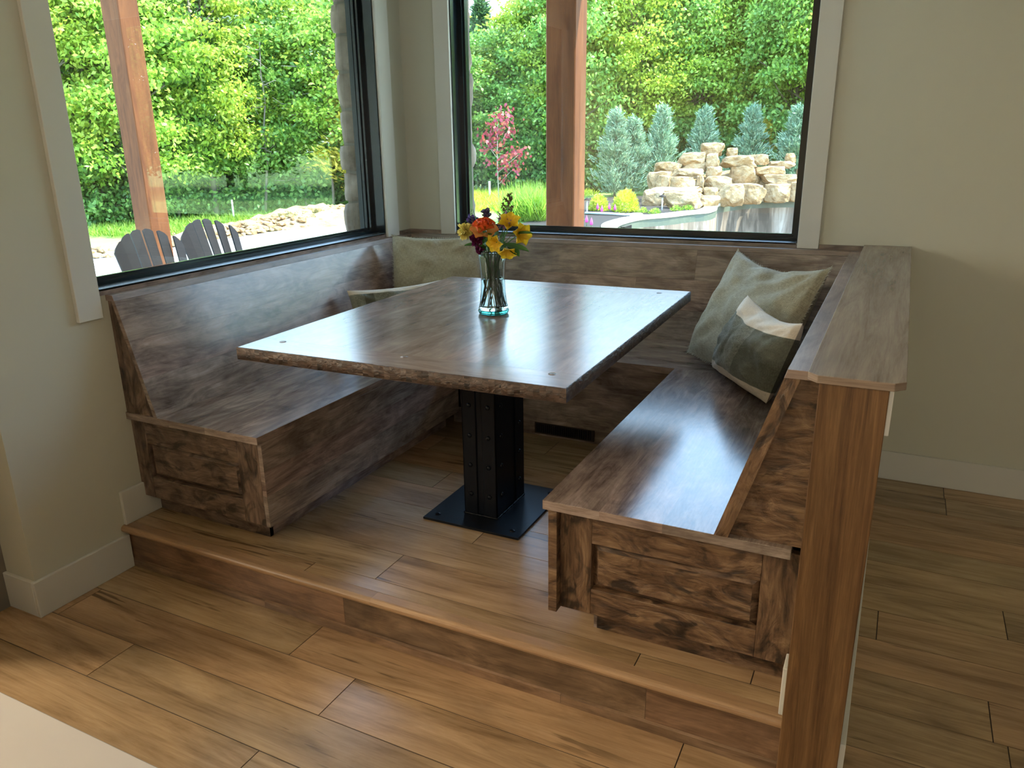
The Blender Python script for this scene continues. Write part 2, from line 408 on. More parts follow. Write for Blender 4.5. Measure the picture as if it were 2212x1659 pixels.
# left wall with window opening
mb = MB(); (a, b) = W1
mb.box((-0.16, YC, 0), (0, 0.0, WZ)); mb.box((-0.16, YC, WT), (0, 0.0, CEIL))
mb.box((-0.16, YC, WZ), (0, a, WT)); mb.box((-0.16, b, WZ), (0, 0.0, WT))
struct('wall_left', mb, M['wall'])
struct('wall_front_left', MB().box((-3.0, YC, 0), (-0.16, YC+0.16, CEIL)), M['wall'])
mb = MB(); (a, b) = W2
mb.box((-0.16, 0, 0), (6.0, 0.16, WZ)); mb.box((-0.16, 0, WT), (6.0, 0.16, CEIL))
mb.box((-0.16, 0, WZ), (a, 0.16, WT)); mb.box((b, 0, WZ), (6.0, 0.16, WT))
struct('wall_back', mb, M['wall'])
struct('wall_right', MB().box((6.0, -7.2, 0), (6.16, 0.16, CEIL)), M['wall'])
struct('wall_front', MB().box((-3.16, -7.36, 0), (6.16, -7.2, CEIL)), M['wall'])
struct('wall_far_left', MB().box((-3.16, -7.2, 0), (-3.0, YC+0.16, CEIL)), M['wall'])
struct('ceiling', MB().box((-3.16, -7.36, CEIL), (6.16, 0.16, CEIL+0.12)), M['ceil'])
# roof slab with eaves
M['soffit'] = plain('stained_soffit', (0.20, 0.10, 0.045), 0.7)
struct('ceiling_roof_eave', MB().box((-0.55, -7.5, CEIL+0.16), (6.5, 0.55, CEIL+0.34)), M['ceil'])
struct('ceiling_porch_roof', MB().box((-0.55, 0.55, 3.25), (6.5, 2.18, 3.45)).box((-0.55, 0.50, CEIL+0.34), (6.5, 0.56, 3.45)), M['soffit'])
# baseboards
BH, BD = 0.144, 0.015
def baseboard(name, poly, z0):   # poly: box corners
    struct(name, MB().box((*poly[0], z0), (*poly[1], z0+BH)), M['trim'], bevel=0.002)
baseboard('baseboard_left', ((0, YC-BD), (BD, YN+0.024)), 0.0)
baseboard('baseboard_front_left', ((-3.0, YC-BD), (0.0, YC)), 0.0)
baseboard('baseboard_platform', ((0, -2.206), (BD, -1.2)), HP)
baseboard('baseboard_back', ((XH1+BD, -BD), (6.0, 0)), 0.0)

# windows
def window(idx, ax, lo, hi, glass_off):
    """ax 'y': left wall (opening along y, outside is -x).  ax 'x': back wall (outside is +y)"""
    wr = root('window_%d' % idx, (0, (lo+hi)/2, WZ) if ax == 'y' else ((lo+hi)/2, 0, WZ), kind='structure')
    def bx(mb, t0, t1, d0, d1, z0, z1):
        if ax == 'y': mb.box((-d0, t0, z0), (-d1, t1, z1), 'z')
        else: mb.box((t0, d0, z0), (t1, d1, z1), 'z')
        return mb
    jamb = MB(); D = 0.135
    bx(jamb, lo-0.004, lo+0.004, 0, D, WZ, WT); bx(jamb, hi-0.004, hi+0.004, 0, D, WZ, WT)
    bx(jamb, lo, hi, 0, D, WT-0.004, WT+0.004); bx(MB(), lo+0.0045, hi-0.0045, 0, D, WZ-0.004, WZ+0.003).build('sill_shelf', M['satin'], wr)
    jamb.build('jamb', M['black'], wr)
    fr = MB(); t = 0.030; d0 = glass_off-0.035
    for k, (tt, dd) in enumerate(((t, 0.0), (t+0.010, 0.018), (t-0.004, 0.05))):
        e0, e1 = d0+dd, d0+dd+(0.03 if k == 2 else 0.016)
        bx(fr, lo+0.004, lo+tt, e0, e1, WZ, WT); bx(fr, hi-tt, hi-0.004, e0, e1, WZ, WT)
        bx(fr, lo+tt, hi-tt, e0, e1, WZ+0.0035, WZ+tt-0.006); bx(fr, lo+tt, hi-tt, e0, e1, WT-tt, WT)
    fo_ = fr.build('frame', M['black'], wr)
    bx(MB(), lo+t, hi-t, glass_off, glass_off+0.006, WZ+t-0.012, WT-t).build('pane', M['glass'], fo_)
    cw = 0.098; P = 0.019
    def trimb(t0, t1, z0, z1):
        m_ = MB()
        if ax == 'y': m_.box((0.0, t0, z0), (P, t1, z1), 'z')
        else: m_.box((t0, -P, z0), (t1, 0.0, z1), 'z')
        m_.build('casing', M['trim'], wr, bevel=0.0015)
    if ax == 'y':
        trimb(lo-cw-0.005, lo-0.003, 1.030, WT+cw); trimb(hi+0.003, hi+cw+0.02, 1.111, WT+cw)
    else:
        trimb(lo-cw, lo-0.002, 1.111, WT+cw); trimb(hi+0.002, hi+cw, 1.111, WT+cw)
    trimb(lo-cw-0.01, hi+cw+0.01, WT, WT+cw+0.002)
    return wr
window(1, 'y', W1[0], W1[1], 0.110)
window(2, 'x', W2[0], W2[1], 0.110)
# wood scribe strips on the walls above the backrest caps, wood face below the window sills
sm = MB(21)
sm.box((0.0, W1[0]-0.0, ZT), (0.004, W1[1], WZ-0.004), 'y'); sm.box((0, W1[1]+0.12, ZT), (0.014, -0.014, ZT+0.022), 'y')
sm.box((0.0, -0.014, ZT), (W2[0]-0.1, 0, ZT+0.022), 'x'); sm.box((W2[0], -0.004, ZT), (W2[1], 0, WZ-0.004), 'x')
sm.box((W2[1]+0.1, -0.014, ZT), (2.503, 0, ZT+0.022), 'x')
struct('trim_1', sm, M['bench'])

# stone veneer outside
def stone_mat():
    t = NT('fieldstone'); tcx = t.n('TexCoord').outputs['Object']
    r = t.n('NewGeometry').outputs['Random Per Island']
    c = t.ramp(t.noise(tcx, 9, 5), [(0.3, (0.14, 0.105, 0.075)), (0.55, (0.25, 0.195, 0.145)), (0.75, (0.34, 0.28, 0.22))])
    c = t.mix(t.mapr(r, 0, 1, 0, 0.4), c, (0.12, 0.10, 0.085))
    return t.done(t.bsdf(c, 0.85, t.noise(tcx, 24, 5), 0.6, 0.01))
M['stone'] = stone_mat()
def blob_block(mb, a, b, seed, amp=0.012, n=4):
    a, b = Vector(a), Vector(b); r = random.Random(seed); V = []; Fc = []; idx = {}
    for i in range(n+1):
        for j in range(n+1):
            for k in range(n+1):
                if not (i in (0, n) or j in (0, n) or k in (0, n)): continue
                p = Vector((a.x+(b.x-a.x)*i/n, a.y+(b.y-a.y)*j/n, a.z+(b.z-a.z)*k/n))
                c = (a+b)/2; q = p-c
                hx = Vector([abs(b[m]-a[m])/2+1e-6 for m in range(3)])
                e = max(0, (abs(q.x/hx.x)**4+abs(q.y/hx.y)**4+abs(q.z/hx.z)**4) - 1)
                p = c + q*(1-0.045*e) + mn.noise_vector((p+Vector((seed*3.1, 0, 0)))*9)*amp
                idx[i, j, k] = len(V); V.append(p)
    for (ax_, lv) in ((0, 0), (0, n), (1, 0), (1, n), (2, 0), (2, n)):
        for u in range(n):
            for v in range(n):
                def g(uu, vv):
                    q = [0, 0, 0]; q[ax_] = lv; o_ = [m for m in range(3) if m != ax_]; q[o_[0]] = uu; q[o_[1]] = vv; return idx[tuple(q)]
                f = (g(u, v), g(u+1, v), g(u+1, v+1), g(u, v+1)); flip = (lv == 0) ^ (ax_ == 1)
                Fc.append(f[::-1] if flip else f)
    mb.faces(V, Fc, smooth=True)
st = MB(); z = -0.1; R2 = random.Random(4)
while z < 2.95:
    h = R2.uniform(0.09, 0.21)
    dx = R2.uniform(-0.018, 0.012)
    blob_block(st, (-0.30+dx*0.5, -0.232+dx, z+0.004), (-0.165, 0.16, z+h-0.004), int(z*100))
    blob_block(st, (-0.29, 0.165, z+0.004), (0.305+R2.uniform(-0.014, 0.014), 0.30, z+h-0.004), int(z*100)+7)
    z += h
z = -0.1
while z < WZ-0.03:
    h = 0.19 if z < 0.9 else WZ-0.03-z+0.001
    for y in np.arange(-3.0, -0.3, 0.42): blob_block(st, (-0.29, y, z+0.003), (-0.165, min(y+0.41, -0.26), z+h-0.003), int(z*50+y*20), 0.008, 3)
    for x in np.arange(0.32, 6, 0.42): blob_block(st, (x, 0.165, z+0.003), (x+0.41, 0.29, z+h-0.003), int(z*50+x*20)+3, 0.008, 3)
    z += h
struct('wall_stone_veneer', st, M['stone'])
M['mortar'] = plain('mortar', (0.20, 0.18, 0.15), 0.9)
mo = MB(); mo.box((-0.285, -0.215, -0.1), (-0.166, 0.16, 2.9)); mo.box((-0.28, 0.165, -0.1), (0.29, 0.285, 2.9)); mo.box((-0.28, -3.0, -0.1), (-0.166, -0.3, WZ-0.04)); mo.box((0.3, 0.166, -0.1), (6.4, 0.28, WZ-0.04))
struct('wall_mortar', mo, M['mortar'])

# ------------------------------------------------------------------ half wall
hw = root('half_wall', (2.6, -1.1, 0), 'painted half wall with a knotty wood cap and amber end board, right of the U-shaped bench', 'half wall')
MB().box((XH0, -2.232, 0), (XH1, -0.0, ZC-0.019)).build('wall_core', M['wall'], hw)
ob = MB(31); ob.box((XH0-0.001, -2.253, 0.0), (XH1+0.001, -2.232, ZC-0.019), 'z'); ob.build('end_board', M['post'], hw, bevel=0.002)
cp = MB(32); x0, x1, y0 = 2.503, 2.699, -2.237; ch = 0.022
yf = y0-0.0
cp.prism([(x0, yf+ch), (x0+ch, yf), (x1-ch, yf), (x1, yf+ch), (x1, -0.001), (x0, -0.001)], 'z', ZC-0.0185, ZC, 'y')
# the front edge overhangs the end board
cpo = MB(32); cpo.prism([(x0, -2.262+ch), (x0+ch, -2.262), (x1-ch, -2.262), (x1, -2.262+ch), (x1, -0.001), (x0, -0.001)], 'z', ZC-0.0185, ZC, 'y')
cpo.build('wall_cap', M['cap'], hw, bevel=0.0012)
tag(MB().box((XH1+0.0005, -2.19, 0.0), (XH1+BD, -0.016, BH)).build('outer_baseboard', M['trim'], hw, bevel=0.002), 'white outer baseboard')
MB().box((XH0-BD, -2.2, HP+0.0005), (XH0-0.0005, -2.13, HP+BH)).build('inner_baseboard', M['trim'], hw, bevel=0.002)
sw = MB(); sw.box((XH1+0.001, -2.17, 0.985), (XH1+0.011, -2.09, 1.105)); sw.build('switch_plate', M['white'], hw, bevel=0.002)

# ------------------------------------------------------------------ benches
def frame_panel(px0, px1, z0, z1, ox0, ox1, oz0, oz1, y, parent, m, thick=0.024):
    """frame-and-panel end facing -y: stiles, rails as one frame mesh, a bevelled recessed panel as another"""
    fr = MB(41)
    fr.box((px0, y, z0), (ox0, y+thick, z1), 'z'); fr.box((ox1, y, z0), (px1, y+thick, z1), 'z')
    fr.box((ox0, y, oz1), (ox1, y+thick, z1), 'x'); fr.box((ox0, y, z0), (ox1, y+thick, oz0), 'x')
    ef_ = fr.build('end_frame', m, parent, bevel=0.0015)
    pn = MB(42); a, b = 0.020, 0.010
    o = [(ox0, y+0.022, oz0), (ox1, y+0.022, oz0), (ox1, y+0.022, oz1), (ox0, y+0.022, oz1)]
    i = [(ox0+a, y+0.006, oz0+a), (ox1-a, y+0.006, oz0+a), (ox1-a, y+0.006, oz1-a), (ox0+a, y+0.006, oz1-a)]
    pn.faces(o+i, [(0, 1, 5, 4), (1, 2, 6, 5), (2, 3, 7, 6), (3, 0, 4, 7), (4, 5, 6, 7)], (1, 0, 0))
    pn.build('end_panel', m, ef_)

TS = 0.029  # seat slab thickness
# left bench
lb = root('bench', (0.35, -1.2, HP), 'stained wood banquette bench under the left window, with panelled near end', 'bench')
seat = MB(51); seat.slab([0.0, 0.24, 0.43, XL], YL, YS, ZS-TS, ZS)
seat.build('seat', M['bench'], lb, bevel=0.0012)
ff = MB(52); ff.slab([ZB, 0.40, 0.50, ZS-TS], YL+0.018, YS, XL-0.021, XL-0.001, 'y', 'x')
ff.build('seat_front', M['bench'], lb, bevel=0.0008)
frame_panel(0.0, XL-0.0215, ZB, ZS-TS, 0.075, 0.562, 0.365, 0.512, YL+0.018, lb, M['hewn'])
MB(53).box((BD+0.001, -2.031, HP), (XL-0.073, -2.012, ZB), 'x').build('toe_kick', M['hewn'], lb)
MB(53).box((XL-0.085, -2.030, HP), (XL-0.073, YS-0.02, ZB), 'y').build('toe_kick', M['bench'], lb)
def sloped(poly_face, y0, y1, nrows, parent, m, seed, axis='y'):
    """sloped backrest face made of horizontal boards between bottom (a) and top (b) points"""
    (ax_, az), (bx_, bz) = poly_face; mb = MB(seed)
    L = math.hypot(bx_-ax_, bz-az); nx, nz_ = -(bz-az)/L, (bx_-ax_)/L   # outward-ish normal turned inward below
    th = 0.02
    for k in range(nrows):
        p0 = k/nrows; p1 = (k+1)/nrows-0.0006
        A = (ax_+(bx_-ax_)*p0, az+(bz-az)*p0); B = (ax_+(bx_-ax_)*p1, az+(bz-az)*p1)
        s = th if nx < 0 else -th
        sg = -1 if poly_face[1][0] < poly_face[0][0] or axis == 'x' else 1
        C = (B[0]+sg*th, B[1]); D = (A[0]+sg*th, A[1])
        mb.prism([A, B, C, D], axis, y0, y1, axis)
    return mb
sloped([(XB, ZS), (XT+0.006, ZT-0.022)], YL+0.001, -0.12, 3, lb, None, 54).build('backrest', M['bench'], lb)
MB(55).prism([(0.0, ZT), (XT, ZT), (XT+0.0065, ZT-0.022), (0.0, ZT-0.022)], 'y', YL-0.001, YT+0.04, 'y').build('backrest_cap', M['sill'], lb, bevel=0.0008)
MB(56).prism([(0.002, ZS), (XB-0.004, ZS), (XT+0.002, ZT-0.022), (0.002, ZT-0.022)], 'y', YL+0.006, YL+0.026, 'z').build('backrest_side', M['hewn'], lb)
# back bench
bb = root('bench', (1.3, -0.35, HP), 'stained wood banquette bench along the back wall, beneath the window that faces the pool', 'bench')
seat = MB(61)
for a, b in ((YS, -0.43), (-0.43, -0.25), (-0.25, -0.10)):
    for c, d in ((0.0, 1.02), (1.02, 1.90) if a > -0.3 else (1.02, 2.50), (1.90, 2.50) if a > -0.3 else (2.5, 2.501)):
        if d-c > 0.01: seat.box((c, a, ZS-TS), (d, b, ZS), 'x')
seat.build('seat', M['bench'], bb)
ff = MB(62)
for a, b in ((ZB, 0.39), (0.39, 0.51), (0.51, ZS-TS)): ff.box((XL-0.0, YS+0.02, a), (XR+0.02, YS+0.04, b), 'x')
ff.build('seat_front', M['bench'], bb)
MB(63).box((XL-0.07, YS+0.062, HP), (XR+0.09, YS+0.08, ZB), 'x').build('toe_kick', M['bench'], bb)
mb = MB(64)
zs_ = [ZS, 0.79, 0.94, ZT-0.022]
for k in range(3):
    f0 = (zs_[k]-ZS)/(ZT-ZS); f1 = (zs_[k+1]-0.0006-ZS)/(ZT-ZS)
    A = (YB+(YT-YB)*f0, zs_[k]); B = (YB+(YT-YB)*f1, zs_[k+1]-0.0006)
    js = [0.02, 0.9 if k != 1 else 1.45, 2.49] if k != 2 else [0.02, 0.62, 1.75, 2.49]
    for c, d in zip(js[:-1], js[1:]): mb.prism([A, B, (B[0]+0.02, B[1]), (A[0]+0.02, A[1])], 'x', c, d-0.0006, 'x')
mb.build('backrest', M['bench'], bb)
MB(65).prism([(YT, ZT), (-0.0, ZT), (-0.0, ZT-0.022), (YT-0.0055, ZT-0.022)], 'x', 0.0, 2.502, 'x').build('backrest_cap', M['sill'], bb, bevel=0.0008)
# right bench
rb = root('bench', (2.1, -1.2, HP), 'stained wood banquette bench against the half wall, nearest the camera on the right', 'bench')
seat = MB(71); seat.slab([XR, 1.99, 2.17, 2.50], YR, YS, ZS-TS, ZS)
seat.build('seat', M['bench'], rb, bevel=0.0012)
sb = MB(72)
sb.box((XR+0.012, YR+0.014, ZB-0.008), (XR+0.040, YS, ZS-TS), 'y'); sb.build('seat_front', M['hewn_warm'], rb, bevel=0.0015)
frame_panel(XR+0.0405, XH0-0.003, ZB, ZS-TS, 1.956, 2.430, 0.360, 0.511, YR+0.038, rb, M['hewn_warm'])
MB(73).box((XR+0.14, -2.044, HP), (XH0-BD-0.001, -2.02, ZB), 'x').build('toe_kick', M['hewn_warm'], rb)
MB(73).box((XR+0.13, -2.044, HP), (XR+0.14, YS, ZB), 'y').build('toe_kick', M['bench'], rb)
mbr = MB(74); 
for k in range(3):
    f0, f1 = k/3, (k+1)/3-0.0005; zz = ZT-0.022
    A = (XRB+(XRT-0.006-XRB)*f0, ZS+(zz-ZS)*f0); B = (XRB+(XRT-0.006-XRB)*f1, ZS+(zz-ZS)*f1)
    mbr.prism([A, (A[0]+0.034, A[1]), (B[0]+0.034, B[1]), B], 'y', YR+0.001, -0.12, 'y')
mbr.build('backrest', M['bench'], rb)
mb = MB(75); mb.prism([(XRB-0.0, ZS), (XRB+0.036, ZS), (XRT+0.030, ZT-0.022), (XRT-0.006, ZT-0.022)], 'y', YR-0.001, YR+0.0008, (0.29, 0, 0.957)); mb.build('backrest_edge', M['hewn_warm'], rb)
MB(76).prism([(XRT, ZT), (XRT-0.0065, ZT-0.022), (XH0-0.0005, ZT-0.022), (XH0-0.0005, ZT)], 'y', YR-0.001, YT, 'y').build('backrest_cap', M['sill'], rb, bevel=0.0008)
MB(77).prism([(XRB+0.036, ZS), (XH0-0.001, ZS), (XH0-0.001, ZT-0.022), (XRT+0.030, ZT-0.022)], 'y', YR+0.022, YR+0.034, 'x').build('backrest_side', M['hewn_warm'], rb)
# floor register under the back bench
rg = root('floor_register', (1.26, YS+0.06, HP), 'dark slotted air register in the toe kick beneath the back bench', 'air vent')
g = MB(); g.box((1.10, YS+0.055, HP+0.012), (1.42, YS+0.0615, HP+0.074)); gp = g.build('plate', M['ir'], rg)
g = MB()
for k in range(26): x = 1.112+k*0.0115; g.box((x, YS+0.050, HP+0.02), (x+0.005, YS+0.0548, HP+0.066), 'z')
g.build('louvers', M['steel'], gp)

# ------------------------------------------------------------------ table
TZ = 0.9908; cx, cy, yaw = 1.2836, -1.4111, 0.0161
XF = Matrix.Translation((cx, cy, 0)) @ Matrix.Rotation(yaw, 4, 'Z') @ Matrix.Translation((-cx, -cy, 0))
tb = root('dining_table', (cx, cy, HP), 'large rectangular wood table with a black steel pedestal, in the middle of the banquette', 'table')
tx0, tx1, ty0, ty1, th = 0.689, 1.878, -2.159, -0.663, 0.044
top = MB(81); be = 0.135; ed = 0.004
def slab(mb, a, b, grain): mb.box((a[0], a[1], TZ-th), (b[0], b[1], TZ), grain)
slab(top, (tx0+ed, ty0+ed), (tx1-ed, ty0+be-0.0006), 'x'); slab(top, (tx0+ed, ty1-be+0.0006), (tx1-ed, ty1-ed), 'x')
xs = [tx0+ed, 0.87, 1.05, 1.20, 1.41, 1.55, 1.72, tx1-ed]
top.slab(xs, ty0+be, ty1-be, TZ-th, TZ)
tt_ = top.build('table_top', M['table'], tb, xf=XF)
# hewn edges, wavy lower arris
def edge_strip(p, q, seed, grain):
    mb = MB(seed); n = 60; V = []; p, q = Vector(p), Vector(q); d = (q-p)/n; out = Vector((d.y, -d.x, 0)).normalized()
    for i in range(n+1):
        c = p+d*i; w_ = mn.noise(c*14+Vector((seed, 0, 0)))*0.0028; w2 = mn.noise(c*22+Vector((0, seed, 0)))*0.0028
        V += [c-out*ed+Vector((0, 0, TZ)), c+out*(w_*0.4)+Vector((0, 0, TZ-0.0012)), c+out*w_+Vector((0, 0, TZ-th*0.5)), c+out*w2+Vector((0, 0, TZ-th+0.002+w2)), c-out*0.006+Vector((0, 0, TZ-th))]
    fs = [(i*5+k, i*5+k+1, (i+1)*5+k+1, (i+1)*5+k) for i in range(n) for k in range(4)]
    mb.faces(V, [f[::-1] for f in fs], grain, smooth=True); return mb
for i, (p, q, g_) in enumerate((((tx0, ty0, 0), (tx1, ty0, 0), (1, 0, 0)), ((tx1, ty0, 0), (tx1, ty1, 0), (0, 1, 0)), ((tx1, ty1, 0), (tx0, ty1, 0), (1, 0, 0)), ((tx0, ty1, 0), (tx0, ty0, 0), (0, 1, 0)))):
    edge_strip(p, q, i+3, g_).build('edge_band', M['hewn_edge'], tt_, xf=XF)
for (x, y) in ((1.297, -2.048), (1.80, -2.036), (0.80, -2.05), (0.8, -0.74), (1.75, -0.74)):
    MB(int(x*10)).lathe([(0.0, 0.0004), (0.0125, 0.0004), (0.013, -0.001)], (x, y, TZ), 20).build('wood_plug', M['bench'], tt_)
col = MB(); k0, k1, q0, q1 = 1.208, 1.356, -1.545, -1.291; zb_ = HP+0.010
col.box((k0+0.006, q0+0.006, zb_), (k1-0.006, q1-0.006, TZ-th-0.012))
def corner(xa, ya, sx, sy):
    col.box((xa, ya, zb_), (xa+sx*0.060, ya+sy*0.0055, TZ-th-0.012)); col.box((xa, ya, zb_), (xa+sx*0.0055, ya+sy*0.075, TZ-th-0.012))
for a, sx in ((k0, 1), (k1, -1)):
    for b, sy in ((q0, 1), (q1, -1)): corner(a, b, sx, sy)
col_o = col.build('pedestal_column', M['steel'], tb, bevel=0.0015)
bp_ = MB(); bx0, bx1, by0, by1 = 1.074, 1.498, -1.651, -1.191
bp_.box((bx0, by0, HP+0.0005), (bx1, by1, HP+0.010)); bpo = bp_.build('base_plate', M['steel'], tb, bevel=0.001)
mp = MB(); mp.box((1.05, -1.66, TZ-th-0.012), (1.52, -1.18, TZ-th-0.001)); mp.build('mounting_plate', M['steel'], tb)
wd = MB(); R3 = random.Random(3)
for (p, q) in (((k0, q0), (k1, q0)), ((k1, q0), (k1, q1)), ((k1, q1), (k0, q1)), ((k0, q1), (k0, q0))):
    n = int(math.hypot(q[0]-p[0], q[1]-p[1])/0.006)
    pts = [(p[0]+(q[0]-p[0])*i/n+R3.uniform(-.001, .001), p[1]+(q[1]-p[1])*i/n+R3.uniform(-.001, .001), HP+0.011) for i in range(n+1)]
    wd.tube(pts, [R3.uniform(0.0035, 0.0055) for _ in pts], 6)
wd.build('weld_bead', M['steel'], col_o)
dome = [(0.0, 0.007), (0.005, 0.0062), (0.0085, 0.004), (0.0100, 0.0), (0.0100, -0.002)]
rv = MB(); rv.lathe(dome, (0, 0, 0), 12); rv0 = rv.build('rivet', M['steel'])
def rivet(x, y, z, rot):
    c = rv0.copy(); COL.objects.link(c); c.parent = col_o; c.location = Vector((x, y, z))-Vector(tb['_o']); c.rotation_euler = rot
for z in np.arange(HP+0.10, TZ-0.1, 0.125):
    for x in (k0+0.033, k1-0.033): rivet(x, q0, z, (PI/2, 0, 0))
    for y in (q0+0.045, q1-0.045): rivet(k1, y, z, (0, PI/2, 0)); rivet(k0, y, z, (0, -PI/2, 0))
bpy.data.objects.remove(rv0)
for (x, y) in ((bx0+0.045, by0+0.045), (bx1-0.045, by0+0.045), (bx0+0.045, by1-0.045), (bx1-0.045, by1-0.045)):
    b_ = MB(); b_.lathe([(0, 0.006), (0.006, 0.006), (0.009, 0.003), (0.012, 0.0022), (0.0125, 0.0)], (x, y, HP+0.010), 6); b_.build('anchor_bolt', M['steel'], bpo)

# ------------------------------------------------------------------ kitchen counter corner
kc = root('kitchen_island', (0.9, -4.2, 0), 'white quartz island counter, only its corner at the lower left', 'counter')
MB().box((-1.2, -4.75, 0.89), (2.05, -3.544, 0.92)).build('countertop', M['quartz'], kc, bevel=0.002)
MB().box((-1.17, -4.72, 0.10), (2.02, -3.80, 0.89)).build('cabinet_body', M['cabinet'], kc)
MB().box((-1.12, -4.67, 0.0), (1.97, -3.86, 0.10)).build('toe_kick', M['cabinet'], kc)

# ------------------------------------------------------------------ pillows
def pillow(name, label, BL, BR, TL, TR, thick, mat, seed, fringe=None, pinch=0.09, sag=0.0, wr=0.006, nrm_sign=1, loose=1.0):
    BL, BR, TL, TR = map(Vector, (BL, BR, TL, TR)); n = 44
    c0 = (BL+BR)/2
    rt = root(name, c0, label, 'pillow', 'linen pillows on the banquette')
    U = ((BR-BL)+(TR-TL)).normalized(); Vv = ((TL-BL)+(TR-BR)).normalized(); N = U.cross(Vv).normalized()
    W = ((BR-BL).length+(TR-TL).length)/2; H = ((TL-BL).length+(TR-BR).length)/2
    def pos(u, v, side):
        s, t = 2*u-1, 2*v-1
        iu = s*(1-pinch*(1-t*t)*0.5)*0.5+0.5; iv = t*(1-pinch*(1-s*s)*0.5)*0.5+0.5
        p = BL*(1-iu)*(1-iv)+BR*iu*(1-iv)+TL*(1-iu)*iv+TR*iu*iv
        e = max(0, (1-s**2))*max(0, (1-t**2)); h = thick*0.5*(e**0.42)
        low = 1+0.25*loose*(0.5-v)*2*e
        # wrinkles fan out from corners and edges
        cr = 0
        for (a, b) in ((-1, -1), (1, -1), (-1, 1), (1, 1)):
            dx, dy = s-a, t-b; rr = math.hypot(dx, dy); an = math.atan2(dy*b*-1, dx*a*-1)
            cr += math.sin(an*13+seed+a)*math.exp(-rr*2.4)*rr*1.8
        q = Vector((s*2.1+seed, t*2.1, side*3.0))
        wn_ = mn.noise(q*1.1)*1.4+mn.noise(q*2.7)*0.5
        h2 = h*low + (cr*wr*1.3+wn_*wr)*min(1, e*5)*1.4
        edge = 1-e
        topf = math.sin(s*11+seed*1.7)*wr*0.7*max(0, t)*(e**0.3 if e > 0 else 0)
        p = p + N*side*nrm_sign*(h2+topf) - Vector((0, 0, 1))*sag*max(0, t)*(1-s*s)
        return p
    mb = MB(seed)
    for side in (1, -1):
        V = [pos(i/n, j/n, side) for j in range(n+1) for i in range(n+1)]
        fs = [(j*(n+1)+i, j*(n+1)+i+1, (j+1)*(n+1)+i+1, (j+1)*(n+1)+i) for j in range(n) for i in range(n)]
        if side*nrm_sign < 0: fs = [f[::-1] for f in fs]
        mb.faces(V, fs, (1, 0, 0), smooth=True, uvs=[(i/n, j/n) for j in range(n+1) for i in range(n+1)], pid=(0.5, 0.5, 0.5))
    cv = mb.build('cover', mat, rt)
    if fringe:
        fb = MB(seed+1); r = random.Random(seed); L = []
        for (a, b) in (((0, 0), (1, 0)), ((1, 0), (1, 1)), ((1, 1), (0, 1)), ((0, 1), (0, 0))):
            m_ = 110
            for i in range(m_):
                f = (i+r.random()*0.6)/m_; L.append((a[0]+(b[0]-a[0])*f, a[1]+(b[1]-a[1])*f))
        cen = pos(0.5, 0.5, 0)
        for (u, v) in L:
            p = pos(u, v, 1); d = (p-cen).normalized()
            ln = fringe*r.uniform(0.5, 1.2); tn = N*r.uniform(-.5, .5)+Vector((r.uniform(-.4, .4), r.uniform(-.4, .4), r.uniform(-.4, .4)))
            tip = p+(d+tn*0.8).normalized()*ln; sd = d.cross(N)*0.0028
            fb.faces([p-sd-d*0.004, p+sd-d*0.004, tip+N*0.0015, tip-N*0.0015], [(0, 1, 2), (0, 2, 3), (1, 0, 3), (1, 3, 2)], (1, 0, 0))
        fb.build('fringe', M['fringe'], cv)
    return rt
pillow('pillow', 'large square olive linen pillow with frayed edges in the back right corner', (1.82, -0.45, 0.665), (2.25, -0.95, 0.66), (1.955, -0.12, 1.105), (2.405, -0.50, 1.10), 0.20, M['olive'], 5, 0.012, pinch=0.05, sag=0.06, wr=0.010)
pillow('pillow', 'small oblong striped pillow with cream ends propped before the large olive pillow, right', (1.985, -0.68, 0.668), (2.275, -1.10, 0.672), (2.115, -0.72, 1.005), (2.375, -1.10, 0.99), 0.17, M['stripe_r'], 9, None, pinch=0.03, sag=0.035, wr=0.009)
pillow('pillow', 'large square olive linen pillow in the back left corner behind the table', (0.20, -0.52, 0.66), (0.66, -0.30, 0.66), (0.115, -0.36, 1.135), (0.575, -0.14, 1.125), 0.19, M['olive'], 13, 0.012, pinch=0.05, sag=0.012, wr=0.010)
pillow('pillow', 'small oblong striped pillow peeking over the table at the left bench', (0.27, -0.93, 0.665), (0.66, -0.58, 0.665), (0.16, -0.86, 0.915), (0.56, -0.535, 0.948), 0.13, M['stripe_l'], 17, None, pinch=0.06, sag=0.012, wr=0.007)
#__PART2__
# ------------------------------------------------------------------ vase and bouquet
VX, VY = 1.268, -1.370
t = NT('clear_glass'); M['clear'] = t.done(t.n('BsdfGlass', {0: (0.93, 0.985, 0.975, 1), 'Roughness': 0.0, 'IOR': 1.45}).outputs[0])
t = NT('aqua_glass'); M['aqua'] = t.done(t.n('BsdfGlass', {0: (0.42, 0.86, 0.84, 1), 'Roughness': 0.0, 'IOR': 1.45}).outputs[0])
t = NT('water'); M['water'] = t.done(t.n('BsdfGlass', {0: (0.96, 0.99, 0.985, 1), 'Roughness': 0.0, 'IOR': 1.33}).outputs[0])
vs = root('vase', (VX, VY, TZ), 'clear flared glass vase half full of water standing on the table', 'vase')
VS = lambda P: [(r_*1.06, z_*1.07) for r_, z_ in P]
outer = [(0.054, 0.004), (0.0585, 0.012), (0.0575, 0.022), (0.052, 0.05), (0.0475, 0.09), (0.046, 0.125), (0.0475, 0.165), (0.0515, 0.21), (0.0565, 0.238), (0.0585, 0.243), (0.0575, 0.2465)]
inner = [(0.0545, 0.2455), (0.0535, 0.238), (0.0485, 0.21), (0.0445, 0.165), (0.043, 0.125), (0.0445, 0.09), (0.049, 0.05), (0.0535, 0.026), (0.050, 0.017), (0.0, 0.016)]
